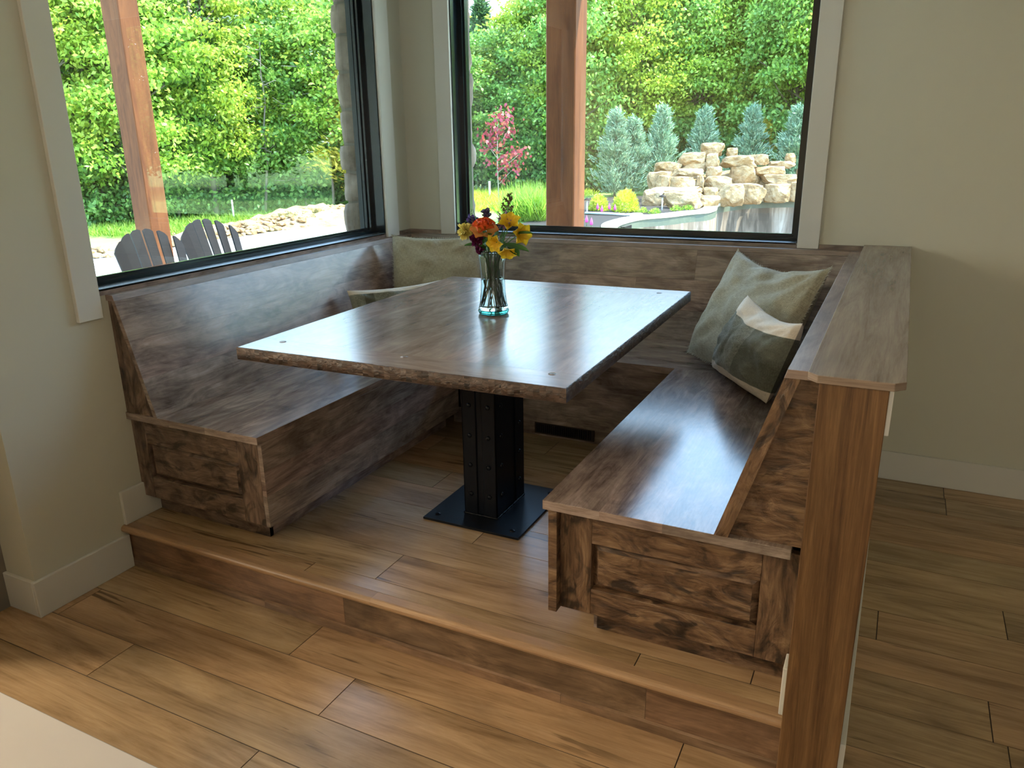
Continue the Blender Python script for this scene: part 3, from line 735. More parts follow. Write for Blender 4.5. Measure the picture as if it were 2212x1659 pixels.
mb = MB(); mb.lathe([(0.0, 0.0165)] and outer + inner, (VX, VY, TZ+0.0004), 40); mb.build('vase_body', M['clear'], vs)
mb = MB(); mb.lathe(VS([(0.0, 0.0008), (0.048, 0.0008), (0.0538, 0.0035), (0.0572, 0.012), (0.0565, 0.0145), (0.049, 0.0157), (0.0, 0.0157)]), (VX, VY, TZ+0.0004), 40); mb.build('thick_base', M['aqua'], vs)
mb = MB(); mb.lathe(VS([(0.0, 0.0165), (0.0495, 0.0175), (0.0530, 0.027), (0.0485, 0.05), (0.0440, 0.09), (0.0426, 0.125), (0.0424, 0.128), (0.0, 0.128)]), (VX, VY, TZ), 32); mb.build('water', M['water'], vs)

def petal_mat(name, c, c2=None, trans=0.25):
    t = NT(name); uv = t.n('UVMap').outputs[0]; s = t.n('SeparateXYZ', {0: uv})
    col = t.mix(t.mapr(s.outputs[1], 0.35, 0.95), c2 or c, c)
    d = t.bsdf(col, 0.55); tr = t.n('BsdfTranslucent', {0: col}).outputs[0]
    return t.done(t.n('MixShader', {0: trans, 1: d, 2: tr}).outputs[0])
M['stem'] = plain('flower_stem', (0.075, 0.20, 0.045), 0.5)
M['fleaf'] = petal_mat('flower_leaf', (0.07, 0.19, 0.035), (0.05, 0.13, 0.03), 0.3)
M['rose'] = petal_mat('rose_petal', (0.80, 0.10, 0.02), (0.85, 0.42, 0.07))
M['rose_o'] = petal_mat('rose_outer', (0.80, 0.30, 0.07), (0.80, 0.48, 0.15))
M['yel'] = petal_mat('yellow_petal', (0.86, 0.64, 0.03), (0.80, 0.50, 0.02))
M['pale'] = petal_mat('pale_yellow', (0.86, 0.74, 0.22), (0.70, 0.60, 0.15))
M['blue'] = petal_mat('violet_petal', (0.08, 0.05, 0.22), (0.14, 0.10, 0.30))
M['greyv'] = petal_mat('grey_violet', (0.16, 0.13, 0.22))
M['mag'] = petal_mat('magenta_petal', (0.16, 0.01, 0.07), (0.10, 0.01, 0.05))
M['lil'] = petal_mat('lilac_petal', (0.38, 0.20, 0.42), (0.30, 0.14, 0.32))
M['spike'] = petal_mat('seed_spike', (0.16, 0.17, 0.07), (0.14, 0.09, 0.04))
def petal(mb, base, d, nrm, L, W, curl=0.3, cup=0.25, n=5, tipw=0.75):
    """d: growth direction, nrm: upper side"""
    d = d.normalized(); sd = d.cross(nrm).normalized(); nrm = sd.cross(d).normalized()
    V = []; uv = []
    for j in range(n+1):
        v = j/n; wv = W*(math.sin(PI*min(1, v*tipw+0.08)))**0.7*(1 if v < 0.99 else 0.45)
        for i in range(-2, 3):
            u = i/2
            V.append(base + d*L*v*(1-curl*0.25*v) + sd*u*wv*0.5 + nrm*(cup*W*(u*u)*0.5 + curl*L*(v*v)*-0.5))
            uv.append(((u+1)/2, v))
    mb.faces(V, [(j*5+i, j*5+i+1, (j+1)*5+i+1, (j+1)*5+i) for j in range(n) for i in range(4)], smooth=True, uvs=uv)
def stem_pts(head, r, a, low=0.027):
    """from the foot in the vase through the mouth to the head"""
    hv = Vector(head); m = Vector((VX, VY, TZ+0.25)); out = Vector((hv.x-VX, hv.y-VY, 0)); rr = out.length
    o = out.normalized() if rr > 1e-3 else Vector((1, 0, 0))
    mouth = m + o*min(0.042, rr*0.5)
    foot = Vector((VX, VY, TZ+low)) - Vector((math.cos(a), math.sin(a), 0))*r
    mid = (foot+mouth)/2; mid.x += (VX-mid.x)*0.3; mid.y += (VY-mid.y)*0.3
    return [foot, foot.lerp(mid, 0.5), mid, mid.lerp(mouth, 0.5), mouth, mouth.lerp(hv, 0.5)+Vector((0, 0, 0.006)), hv]
GRP = None
def flower(name, label, cat, head, ang, r=0.040, srad=0.0020):
    rt = root(name, head, label, cat, 'cut flowers in the glass vase')
    mb = MB(); mb.tube(stem_pts(head, r, ang), srad, 6); mb.build('stem', M['stem'], rt)
    return rt
def leaf_blade(rt, p, d, L, W, seed=0, nrm=None):
    mb = MB(seed); petal(mb, Vector(p), Vector(d), nrm or Vector((0.1, -0.5, 1)), L, W, 0.35, 0.35, 6, 0.9); mb.build('leaf', M['fleaf'], rt)
def H(x, z, dy=0.0): return (x, VY+dy, z)
fr_ = Vector((0.42, -0.80, 0.32)).normalized()   # towards the room
# orange rose
rt = flower('rose', 'large orange rose with yellow outer petals, centre of the bouquet in the glass vase', 'flower', H(1.253, 1.325, -0.035), 0.6, srad=0.0032)
mb = MB(1); c = Vector(H(1.253, 1.318, -0.035)); upv = Vector((0.22, -0.45, 0.86)).normalized()
aX = upv.cross(Vector((0, 1, 0.2))).normalized(); aY = upv.cross(aX)
for k in range(22):
    a = k*2.4; rr = 0.004+0.0255*(k/22)**0.8; o = aX*math.cos(a)+aY*math.sin(a)
    petal(mb, c+o*rr*0.5, upv*(1.2-0.5*k/22)+o*(0.15+0.75*k/22), -o+upv*0.3, 0.043, 0.024+0.022*k/22, -0.25+0.95*k/22, 0.9, 6, 0.6)
mb.build('petals', M['rose'], rt)
mb = MB(2)
for k in range(6):
    a = k*1.05+0.4; o = aX*math.cos(a)+aY*math.sin(a)
    petal(mb, c+o*0.010-upv*0.012, upv*0.55+o*1.0, -o*0.5+upv, 0.052, 0.050, 0.55, 0.35, 6, 0.7)
mb.build('outer_petals', M['rose_o'], rt)
def ruffle(mb, c, R_, n, seed, L=0.02, W=0.018, flat=0.75, axis=fr_):
    r = random.Random(seed)
    for k in range(n):
        d = Vector((r.gauss(0, 1), r.gauss(0, 1), r.gauss(0, 1))).normalized()
        if d.dot(axis) < -0.2: d = -d
        petal(mb, Vector(c)+d*R_*0.2, d+axis*0.3, Vector((r.gauss(0, 1), r.gauss(0, 1), r.gauss(0, 1))), L*1.15*r.uniform(0.7, 1.15), W*1.15, r.uniform(-.5, .7), 0.7, 3, 0.6)
def simple(name, label, cat, head, ang, m, R_, n, seed, L, W, part='petals'):
    rt = flower(name, label, cat, head, ang); mb = MB(seed); ruffle(mb, head, R_, n, seed, L, W); mb.build(part, m, rt); return rt
simple('carnation', 'pale yellow carnation at the left side of the bouquet', 'flower', H(1.165, 1.307, -0.02), 2.8, M['pale'], 0.012, 46, 11, 0.029, 0.022)
simple('carnation', 'dark magenta carnation just below the orange rose', 'flower', H(1.214, 1.277, -0.03), 1.9, M['mag'], 0.010, 34, 12, 0.026, 0.02)
simple('carnation', 'small dark magenta bloom resting on the vase rim, left', 'flower', H(1.235, 1.245, -0.042), 5.0, M['mag'], 0.006, 20, 13, 0.018, 0.016)
simple('statice', 'deep violet-blue bloom at the upper left of the bouquet', 'flower', H(1.176, 1.338, 0.01), 3.6, M['blue'], 0.010, 30, 14, 0.022, 0.017)
simple('statice', 'grey violet bloom rising behind the orange rose', 'flower', H(1.236, 1.372, 0.02), 4.4, M['greyv'], 0.008, 24, 15, 0.019, 0.014)
simple('aster', 'lilac pink shaggy bloom right of the orange rose', 'flower', H(1.322, 1.342, 0.0), 0.0, M['lil'], 0.008, 60, 16, 0.032, 0.006)
def alstro(label, head, d, seed, ang, s=1.0, m='yel'):
    rt = flower('alstroemeria', label, 'flower', head, ang); mb = MB(seed); d = Vector(d).normalized()
    a0 = d.cross(Vector((0.2, 0.9, 0.3))).normalized(); b0 = d.cross(a0)
    for k in range(6):
        a = k*PI/3+seed; o = a0*math.cos(a)+b0*math.sin(a)
        petal(mb, Vector(head)-d*0.004, d*0.75+o*0.8, d-o*0.4, 0.049*s, 0.031*s, 0.5, 0.6, 5, 0.8)
    mb.build('petals', M[m], rt); return rt
alstro('open bright yellow lily-like bloom, highest of those on the right side of the bouquet', H(1.352, 1.338, -0.02), (0.3, -0.6, 0.75), 1, 0.9, 1.15)
alstro('bright yellow lily-like bloom turned outward at the right edge of the bouquet', H(1.388, 1.303, -0.01), (0.9, -0.5, 0.1), 2, 1.5, 1.15)
alstro('golden yellow drooping bloom at the front of the bouquet, above the vase rim', H(1.318, 1.277, -0.06), (-0.1, -0.8, -0.2), 3, 2.3, 1.0)
rt = alstro('yellow green bloom hanging lowest over the right side of the vase rim', H(1.358, 1.250, -0.05), (0.3, -0.6, -0.75), 4, 3.1, 1.0)
# greenery
rt = root('filler_stem', H(1.34, 1.40), 'tall reddish green seed spray standing above the bouquet', 'flower stem', 'cut flowers in the glass vase')
mb = MB(); mb.tube(stem_pts(H(1.338, 1.435, 0.02), 0.03, 5.5), 0.0016, 5); r = random.Random(9)
tips = []
for k in range(15):
    z = 1.31+k*0.0085; a = k*2.4; p = Vector(H(1.318+(z-1.31)*0.16, z, 0.01)); q = p+Vector((math.cos(a)*0.9, math.sin(a)*0.5, 0.9)).normalized()*(0.055-0.0028*k)
    mb.tube([p, q], 0.0009, 4); tips += [p.lerp(q, f) for f in (0.4, 0.6, 0.8, 1.0)]
tips += [Vector(H(1.34, 1.42+0.007*i, 0.02)) for i in range(5)]
mb.build('stem', M['stem'], rt); mb = MB(8)
for p in tips:
    for _ in range(5):
        d = Vector((r.gauss(0, 1), r.gauss(0, 1), r.gauss(0.6, 1))).normalized(); petal(mb, p, d, Vector((r.gauss(0, 1), r.gauss(0, 1), 0.4)), 0.009, 0.005, 0, 0, 2, 0.8)
mb.build('seed_heads', M['spike'], rt)
rt = root('filler_stem', H(1.205, 1.36), 'thin grey green spike left of the orange rose', 'flower stem', 'cut flowers in the glass vase')
mb = MB(); mb.tube(stem_pts(H(1.200, 1.39, -0.02), 0.03, 2.2), 0.0016, 5); mb.build('stem', M['stem'], rt); mb = MB(4)
for k in range(70):
    z = 1.26+0.0019*k; a = k*2.4; d = Vector((math.cos(a), math.sin(a), 0.9)); petal(mb, Vector(H(1.207-(z-1.26)*0.05, z, -0.035)), d, Vector((0, 0, 1)), 0.009*(1-0.6*k/70), 0.004, 0, 0, 2, 0.8)
mb.build('spike', M['greyv'] if False else M['spike'], rt)
for i, (p, d, L, W, lab) in enumerate([
    ((1.36, VY-0.02, 1.30), (1.0, -0.25, 0.28), 0.105, 0.02, 'long narrow green leaf reaching right at the top of the bouquet'),
    ((1.33, VY-0.03, 1.262), (1.0, -0.35, 0.05), 0.135, 0.032, 'broad green leaf reaching right just above the vase rim'),
    ((1.35, VY-0.03, 1.262), (0.9, -0.4, -0.42), 0.075, 0.034, 'pale green leaf drooping over the right of the vase rim'),
    ((1.22, VY-0.02, 1.255), (-1.0, -0.4, 0.15), 0.06, 0.022, 'short green leaf poking left over the vase rim'),
    ((1.19, VY+0.01, 1.335), (-1.0, -0.3, 0.35), 0.045, 0.012, 'small green leaf tip at the far left of the bouquet'),
    ((1.29, VY-0.045, 1.262), (0.35, -0.5, 0.8), 0.06, 0.026, 'round green leaf below the lilac bloom')]):
    rt = root('foliage_stem', p, lab, 'leaf', 'cut flowers in the glass vase')
    mb = MB(); mb.tube(stem_pts(p, 0.036, i*1.1+0.4), 0.0013, 5); mb.build('stem', M['stem'], rt)
    leaf_blade(rt, p, d, L, W, i)
    leaf_blade(rt, (VX+0.02*math.cos(i*2), VY+0.02*math.sin(i*2), TZ+0.06+0.02*i), (0.3*math.cos(i*2), 0.3*math.sin(i*2), 1), 0.07, 0.017, i+20, Vector((math.cos(i*2), math.sin(i*2), 0)))

r = random.Random(44)
for i, (a, zz, lab) in enumerate([(0.3, 1.285, 'right'), (1.6, 1.29, 'far'), (2.7, 1.28, 'left'), (4.0, 1.285, 'near left'), (5.2, 1.28, 'near right')]):
    p = (VX+0.035*math.cos(a), VY+0.035*math.sin(a), zz)
    rt = root('foliage_stem', p, 'dark green leafy sprig filling the bouquet inside the vase mouth, %s side' % lab, 'leaf', 'cut flowers in the glass vase')
    mb = MB(); mb.tube(stem_pts(p, 0.038, a+2.0), 0.0013, 5); mb.build('stem', M['stem'], rt)
    for k in range(4):
        q = a+r.uniform(-1, 1); leaf_blade(rt, (VX+0.03*math.cos(a), VY+0.03*math.sin(a), 1.235+0.016*k), (math.cos(q)*0.7, math.sin(q)*0.7, r.uniform(0.2, 1.0)), 0.045, 0.022, i*5+k, Vector((r.gauss(0, 1), r.gauss(0, 1), 1)))
# ------------------------------------------------------------------ outdoors: ground
ZG = -0.10
M['grass'] = plain('lawn_grass', (0.20, 0.30, 0.07), 0.9, 3, 0.35, 0.5, 40)
M['concrete'] = plain('pale_concrete', (0.62, 0.60, 0.56), 0.85, 2, 0.08)
M['mulch'] = plain('dark_mulch', (0.020, 0.013, 0.009), 0.95, 14, 0.6, 0.8, 30)
M['coping'] = plain('pool_coping', (0.50, 0.47, 0.36), 0.7, 4, 0.08)
M['tile'] = plain('pool_waterline_tile', (0.12, 0.145, 0.105), 0.5, 10, 0.25)
t = NT('pool_plaster'); tcx = t.n('TexCoord').outputs['Object']
c = t.ramp(t.noise(t.vmath('MULTIPLY', tcx, (3.5, 3.5, 0.7)), 1.0, 5, 0.6, 0.6), [(0.35, (0.10, 0.078, 0.055)), (0.55, (0.24, 0.19, 0.14)), (0.68, (0.46, 0.40, 0.32))])
M['plaster'] = t.done(t.bsdf(c, 0.8))
inn = [(-2.283, 10.805), (-2.489, 11.52), (-2.50, 12.3), (-2.386, 12.921), (-1.974, 13.533), (-1.668, 14.273), (-1.393, 14.702), (-1.373, 15.491), (-1.53, 16.396), (-1.468, 16.912), (-1.098, 17.877), (-0.618, 18.349), (0.108, 18.688), (1.5, 19.0), (3.2, 18.3), (4.2, 16.0), (4.2, 12.0), (3.2, 9.2), (1.0, 8.3), (-0.8, 8.7), (-1.8, 9.6)]
def smooth_loop(P, n=4):
    out = []; N_ = len(P)
    for i in range(N_):
        p0, p1, p2, p3 = [Vector((*P[(i+k-1) % N_], 0)) for k in range(4)]
        for j in range(n):
            u = j/n; out.append(0.5*((2*p1)+(p2-p0)*u+(2*p0-5*p1+4*p2-p3)*u*u+(3*p1-p0-3*p2+p3)*u**3))
    return [(p.x, p.y) for p in out]
inn = smooth_loop(inn)
NI = len(inn)
cen = (1.0, 13.5)
def offset(P, d):
    out = []; N_ = len(P)
    for i in range(N_):
        a, b = P[i-1], P[(i+1) % N_]; tx, ty = b[0]-a[0], b[1]-a[1]; L = math.hypot(tx, ty) or 1
        out.append((P[i][0]-ty/L*d, P[i][1]+tx/L*d))
    return out
def area(P): return sum(P[i-1][0]*P[i][1]-P[i][0]*P[i-1][1] for i in range(len(P)))
sgn = 1 if area(inn) < 0 else -1
outl = offset(inn, 0.32*sgn)
hole = offset(inn, 0.16*sgn)
def poly_with_hole(outer, hole_, z):
    P = [[Vector((*p, z)) for p in outer], [Vector((*p, z)) for p in hole_]]
    tris = tessellate_polygon(P); V = P[0]+P[1]
    F_ = []
    for a, b, c in tris:
        n = (V[b]-V[a]).cross(V[c]-V[a]).z
        F_.append((a, b, c) if n > 0 else (a, c, b))
    return V, F_
V, F_ = poly_with_hole([(-90, -60), (90, -60), (90, 110), (-90, 110)], hole, ZG-0.02)
g = MB(); g.faces(V, F_); tag(g.build('lawn', M['grass']), kind='structure')
def flat(name, poly, z, m, h=0.05):
    mb = MB(); n = len(poly); V = [(*p, z) for p in poly]
    tris = tessellate_polygon([[Vector(v) for v in V]]); F2 = []
    for a, b, c in tris:
        nn = (Vector(V[b])-Vector(V[a])).cross(Vector(V[c])-Vector(V[a])).z
        F2.append((a, b, c) if nn > 0 else (a, c, b))
    mb.faces(V, F2); VV = V+[(*p, z-h) for p in poly]
    mb.faces(VV, [(i, (i+1) % n, (i+1) % n+n, i+n) for i in range(n)])
    return tag(mb.build(name, m), kind='structure')
flat('patio', [(-9.3, -8), (-9.2, 3.5), (-9.0, 6.6), (-8.7, 9.6), (-7.6, 10.2), (-6.0, 9.6), (-4.4, 9.4), (-3.0, 8.2), (-0.9, 7.9), (5.0, 7.6), (9, 7.6), (9, 0.3), (-0.31, 0.3), (-0.31, -8)], ZG, M['concrete'])
flat('mulch_bed', [(-4.9, 9.9), (-3.1, 8.9), (-2.6, 10.3), (-2.75, 11.3), (-2.85, 12.4), (-2.65, 13.2), (-2.2, 13.9), (-1.9, 14.8), (-1.72, 15.6), (-1.9, 16.5), (-1.75, 17.4), (-1.2, 18.3), (-0.2, 19.1), (1.5, 19.5), (1.5, 20.6), (-2.5, 20.4), (-5.6, 18.2), (-5.2, 15.2), (-4.6, 13.2), (-4.5, 11.2)], ZG+0.01, M['mulch'])
pl_ = root('swimming_pool', (1.0, 13.5, ZG), 'drained swimming pool with curved pale coping and stained grey walls', 'pool')
mb = MB(); V = [(*p, ZG+0.035) for p in inn]+[(*p, ZG+0.035) for p in outl]+[(*p, ZG-0.03) for p in inn]+[(*p, ZG-0.03) for p in outl]
mb.faces(V, [f for i in range(NI) for f in ((i, (i+1) % NI, (i+1) % NI+NI, i+NI), (i, i+2*NI, (i+1) % NI+2*NI, (i+1) % NI), (i+NI, (i+1) % NI+NI, (i+1) % NI+3*NI, i+3*NI))]); mb.build('coping', M['coping'], pl_)
ins = offset(inn, 0.02*sgn)
def wallband(z0, z1, m, nm):
    mb = MB(); V = [(*p, z0) for p in ins]+[(*p, z1) for p in ins]
    mb.faces(V, [(i, (i+1) % NI, (i+1) % NI+NI, i+NI) for i in range(NI)]); return mb.build(nm, m, pl_)
wallband(ZG-0.03, ZG-0.20, M['tile'], 'waterline_tile'); wallband(ZG-0.20, ZG-1.7, M['plaster'], 'pool_wall')
mb = MB(); V = [(*p, ZG-1.7) for p in ins]; tr_ = tessellate_polygon([[Vector(v) for v in V]]); mb.faces(V, [tuple(t) for t in tr_]); mb.build('pool_floor', M['plaster'], pl_)
mb = MB(); mb.box((-2.46, 11.52, ZG-0.19), (-2.36, 11.95, ZG-0.04)); mb.build('skimmer_opening', M['steel'], pl_)

# rocks of the waterfall
t = NT('sandstone'); tcx = t.n('TexCoord').outputs['Object']; r_ = t.n('ObjectInfo').outputs['Random']
c = t.ramp(t.noise(tcx, 3.4, 6, 0.62), [(0.32, (0.13, 0.062, 0.018)), (0.5, (0.31, 0.185, 0.075)), (0.68, (0.46, 0.335, 0.18))])
c = t.mix(t.mapr(t.noise(tcx, 14, 4), 0.56, 0.7, 0, 0.6), c, (0.16, 0.11, 0.07))
M['sand'] = t.done(t.bsdf(t.mix(t.mapr(r_, 0, 1, 0, 0.3), c, (0.40, 0.30, 0.17)), 0.85, t.noise(tcx, 9, 6), 1.0, 0.06))
rocks=[ (-2.32,19.03,1.20,0.65,0.32),(-1.80,19.14,1.13,0.30,0.19),(-2.71,18.33,0.97,0.75,0.30),(-2.17,18.45,0.92,0.34,0.33),(-1.47,18.49,0.89,0.93,0.28),(-0.98,18.78,0.93,0.47,0.24),(-3.27,17.98,0.76,0.70,0.26),(-2.65,18.34,0.76,0.67,0.23),(-3.29,17.35,0.43,0.69,0.45),(-3.14,17.08,0.39,0.37,0.35),(-2.59,16.92,0.35,0.66,0.39),(-2.27,17.51,0.37,0.22,0.34),(-1.87,17.80,0.37,0.70,0.31),(-1.30,18.42,0.51,0.78,0.48),(-2.03,18.07,0.64,0.42,0.25),(-0.72,18.71,0.63,0.80,0.23),(-0.46,18.65,0.42,0.93,0.25),(-0.46,19.15,0.78,0.64,0.17),(-0.28,19.38,0.94,0.28,0.23),(0.07,19.12,0.50,0.30,0.44),(-3.07,16.05,0.09,0.57,0.38),(-2.22,15.45,0.08,0.91,0.36),(-1.69,15.96,0.03,0.51,0.26),(-1.31,16.78,0.13,0.66,0.47),(-0.87,17.56,0.11,0.64,0.43),(-0.38,18.13,0.10,0.65,0.40),(0.09,18.49,0.12,0.47,0.43),(-2.67,17.82,0.61,0.83,0.23),(-1.24,18.02,0.25,0.94,0.18),(-1.84,16.89,0.18,0.38,0.25),(-2.67,16.68,0.23,1.32,0.18)]
import bmesh
def rock_mesh(seed, w_, d_, h_):
    bm = bmesh.new(); bmesh.ops.create_icosphere(bm, subdivisions=4, radius=1.0); r = random.Random(seed)
    cuts = [(Vector((r.gauss(0, 1), r.gauss(0, 1), r.gauss(0, 0.6))).normalized(), r.uniform(0.62, 0.85)) for _ in range(9)]
    cuts += [(Vector((0, 0, 1)), 0.62), (Vector((0, 0, -1)), 0.62), (Vector((0, -1, 0.1)).normalized(), 0.75), (Vector((0.95, -0.2, 0)).normalized(), 0.85), (Vector((-0.95, -0.1, 0.1)).normalized(), 0.85)]
    for v in bm.verts:
        p = v.co.copy()
        for n, dd in cuts:
            e = p.dot(n)-dd
            if e > 0: p -= n*e*0.93
        p += mn.noise_vector(p*2.2+Vector((seed, 0, 0)))*0.10 + mn.noise_vector(p*6+Vector((seed, 0, 0)))*0.035
        v.co = p
    xs = [v.co for v in bm.verts]
    mx = [max(abs(c[i]) for c in xs) for i in range(3)]
    for v in bm.verts: v.co = Vector((v.co.x/mx[0]*w_/2, v.co.y/mx[1]*d_/2, v.co.z/mx[2]*h_/2))
    me = bpy.data.meshes.new('boulder'); bm.to_mesh(me); bm.free(); me.materials.append(M['sand'])
    return me
desc = ['pointed sandstone boulder crowning the waterfall pile', 'small sandstone block at the top right of the crowning boulder', 'long overhanging slab left of the crowning boulder', 'upright boulder beneath the crowning boulder',
 'wide thin spill slab in the middle of the waterfall pile', 'blunt slab behind the right end of the spill slab', 'rounded slab at the upper left end of the pile', 'slab tucked under the long overhanging one',
 'tall block at the left flank of the pile', 'tan block set in the left flank hollow', 'layered blocky stone left of the pile centre', 'narrow tan stone right of the layered blocky one', 'low block in front of the spill slab, left',
 'big dark-faced boulder directly under the spill slab', 'pale ledge stone left of the big dark-faced boulder', 'flat pale slab right of the dark-faced boulder', 'long low slab right of the pile, second tier', 'thin slab at the back right of the pile',
 'small loose block alone at the far right top', 'upright stone at the right end against the window edge', 'craggy boulder lowest at the left, on the mulch', 'broad white-topped boulder on the mulch left of the pool', 'small boulder where pool coping meets the rocks',
 'large block on the pool edge, first from the coping', 'large block on the pool edge, second from the coping', 'large block on the pool edge, third from the coping', 'block on the pool edge at the window frame', 'pale ledge stone on the left flank above the tall block',
 'flat pale stone between pool edge blocks and dark-faced boulder', 'small filler stone above the coping end boulder', 'long flat footing slab across the left flank base']
for i, (x, y, z, w_, h_) in enumerate(rocks):
    o = bpy.data.objects.new('boulder', rock_mesh(i+2, w_*1.10, max(0.45, w_*0.75), h_*1.25)); COL.objects.link(o)
    o.location = (x, y, z); o.rotation_euler = (0, 0, YAW*0.6+random.Random(i).uniform(-.15, .15))
    tag(o, desc[i], 'rock', 'boulders of the pool waterfall')
# earth mound carrying the pile
bm = bmesh.new(); bmesh.ops.create_icosphere(bm, subdivisions=4, radius=1.0)
for v in bm.verts: v.co = Vector((v.co.x*1.9, v.co.y*1.0, v.co.z*0.85)) + mn.noise_vector(v.co*3)*0.08
me = bpy.data.meshes.new('m'); bm.to_mesh(me); bm.free(); me.materials.append(M['sand'])
o = bpy.data.objects.new('rock_mound', me); COL.objects.link(o); o.location = (-1.55, 19.2, -0.2); o.rotation_euler = (0, 0, 0.35)
tag(o, 'stony mound filling the heart of the waterfall pile behind its blocks', 'rock')
# scattered gravel and rubble
def rubble(name, label, spots, n, smin, smax, seed):
    r = random.Random(seed); mb = MB(seed); base = []
    bm = bmesh.new(); bmesh.ops.create_icosphere(bm, subdivisions=1, radius=1.0); bv = [v.co.copy() for v in bm.verts]; bf = [tuple(v.index for v in f.verts) for f in bm.faces]; bm.free()
    for _ in range(n):
        (x, y, rx, ry, hh) = r.choice(spots); a = r.uniform(0, 2*PI); q = r.random()**0.6
        px, py = x+math.cos(a)*rx*q, y+math.sin(a)*ry*q; s = r.uniform(smin, smax)**1.0; z = ZG+hh*(1-q*q)+s*0.2
        sx, sy, sz = s*r.uniform(.7, 1.4), s*r.uniform(.7, 1.3), s*r.uniform(.4, .8)
        mb.faces([(px+v.x*sx*r.uniform(.85, 1.1), py+v.y*sy, z+v.z*sz) for v in bv], bf)
    return tag(mb.build(name, M['sand']), label, 'gravel', kind='stuff')
rubble('rubble', 'pale broken stone heaped along the lawn edge, seen through the left window', [(-9.3, 9.9, 0.9, 1.6, 0.28), (-9.4, 8.0, 0.6, 1.3, 0.16), (-9.2, 11.0, 1.0, 0.8, 0.25), (-9.3, 5.2, 0.5, 1.4, 0.10)], 1100, 0.03, 0.11, 5)
for nm, spots, seed in (('dirt_heap', [(-9.5, 10.2, 1.5, 1.9, 0.34), (-9.7, 7.6, 0.9, 1.5, 0.16)], 3),):
    for k, (x, y, a, b, h) in enumerate(spots):
        bm = bmesh.new(); bmesh.ops.create_grid(bm, x_segments=30, y_segments=30, size=1)
        for v in bm.verts:
            rr = min(1, v.co.length); v.co.z = h*(1-rr*rr)*(1+0.5*mn.noise(v.co*5))-0.03; v.co.x *= a; v.co.y *= b
        me = bpy.data.meshes.new('heap'); bm.to_mesh(me); bm.free(); me.materials.append(M['sand']); [setattr(p, 'use_smooth', True) for p in me.polygons]
        o = bpy.data.objects.new('dirt_heap', me); COL.objects.link(o); o.location = (x, y, ZG)
        tag(o, ['long heap of pale rubble at the far lawn edge, right part of the left window', 'low bank of pale dirt behind the two patio chairs'][k], 'mound')

# ------------------------------------------------------------------ porch posts
M['cedar'] = wood('cedar_timber', (0.075, 0.022, 0.006), (0.125, 0.040, 0.011), (0.165, 0.060, 0.018), var=0.05, rough=0.7, gscale=0.8, mottle=0.25, bump=0.3, spec=0.2)
for (x, y, lab) in ((-4.22, 1.60, 'rough cedar porch post seen through the left window, behind the patio chairs'), (0.32, 1.87, 'rough cedar porch post seen through the pool-side window')):
    o = MB(int(y*100)).box((x-0.24, y, ZG), (x, y+0.24, 4.6), 'z').build('porch_post', M['cedar'], bevel=0.008); tag(o, lab, 'post', 'porch posts')

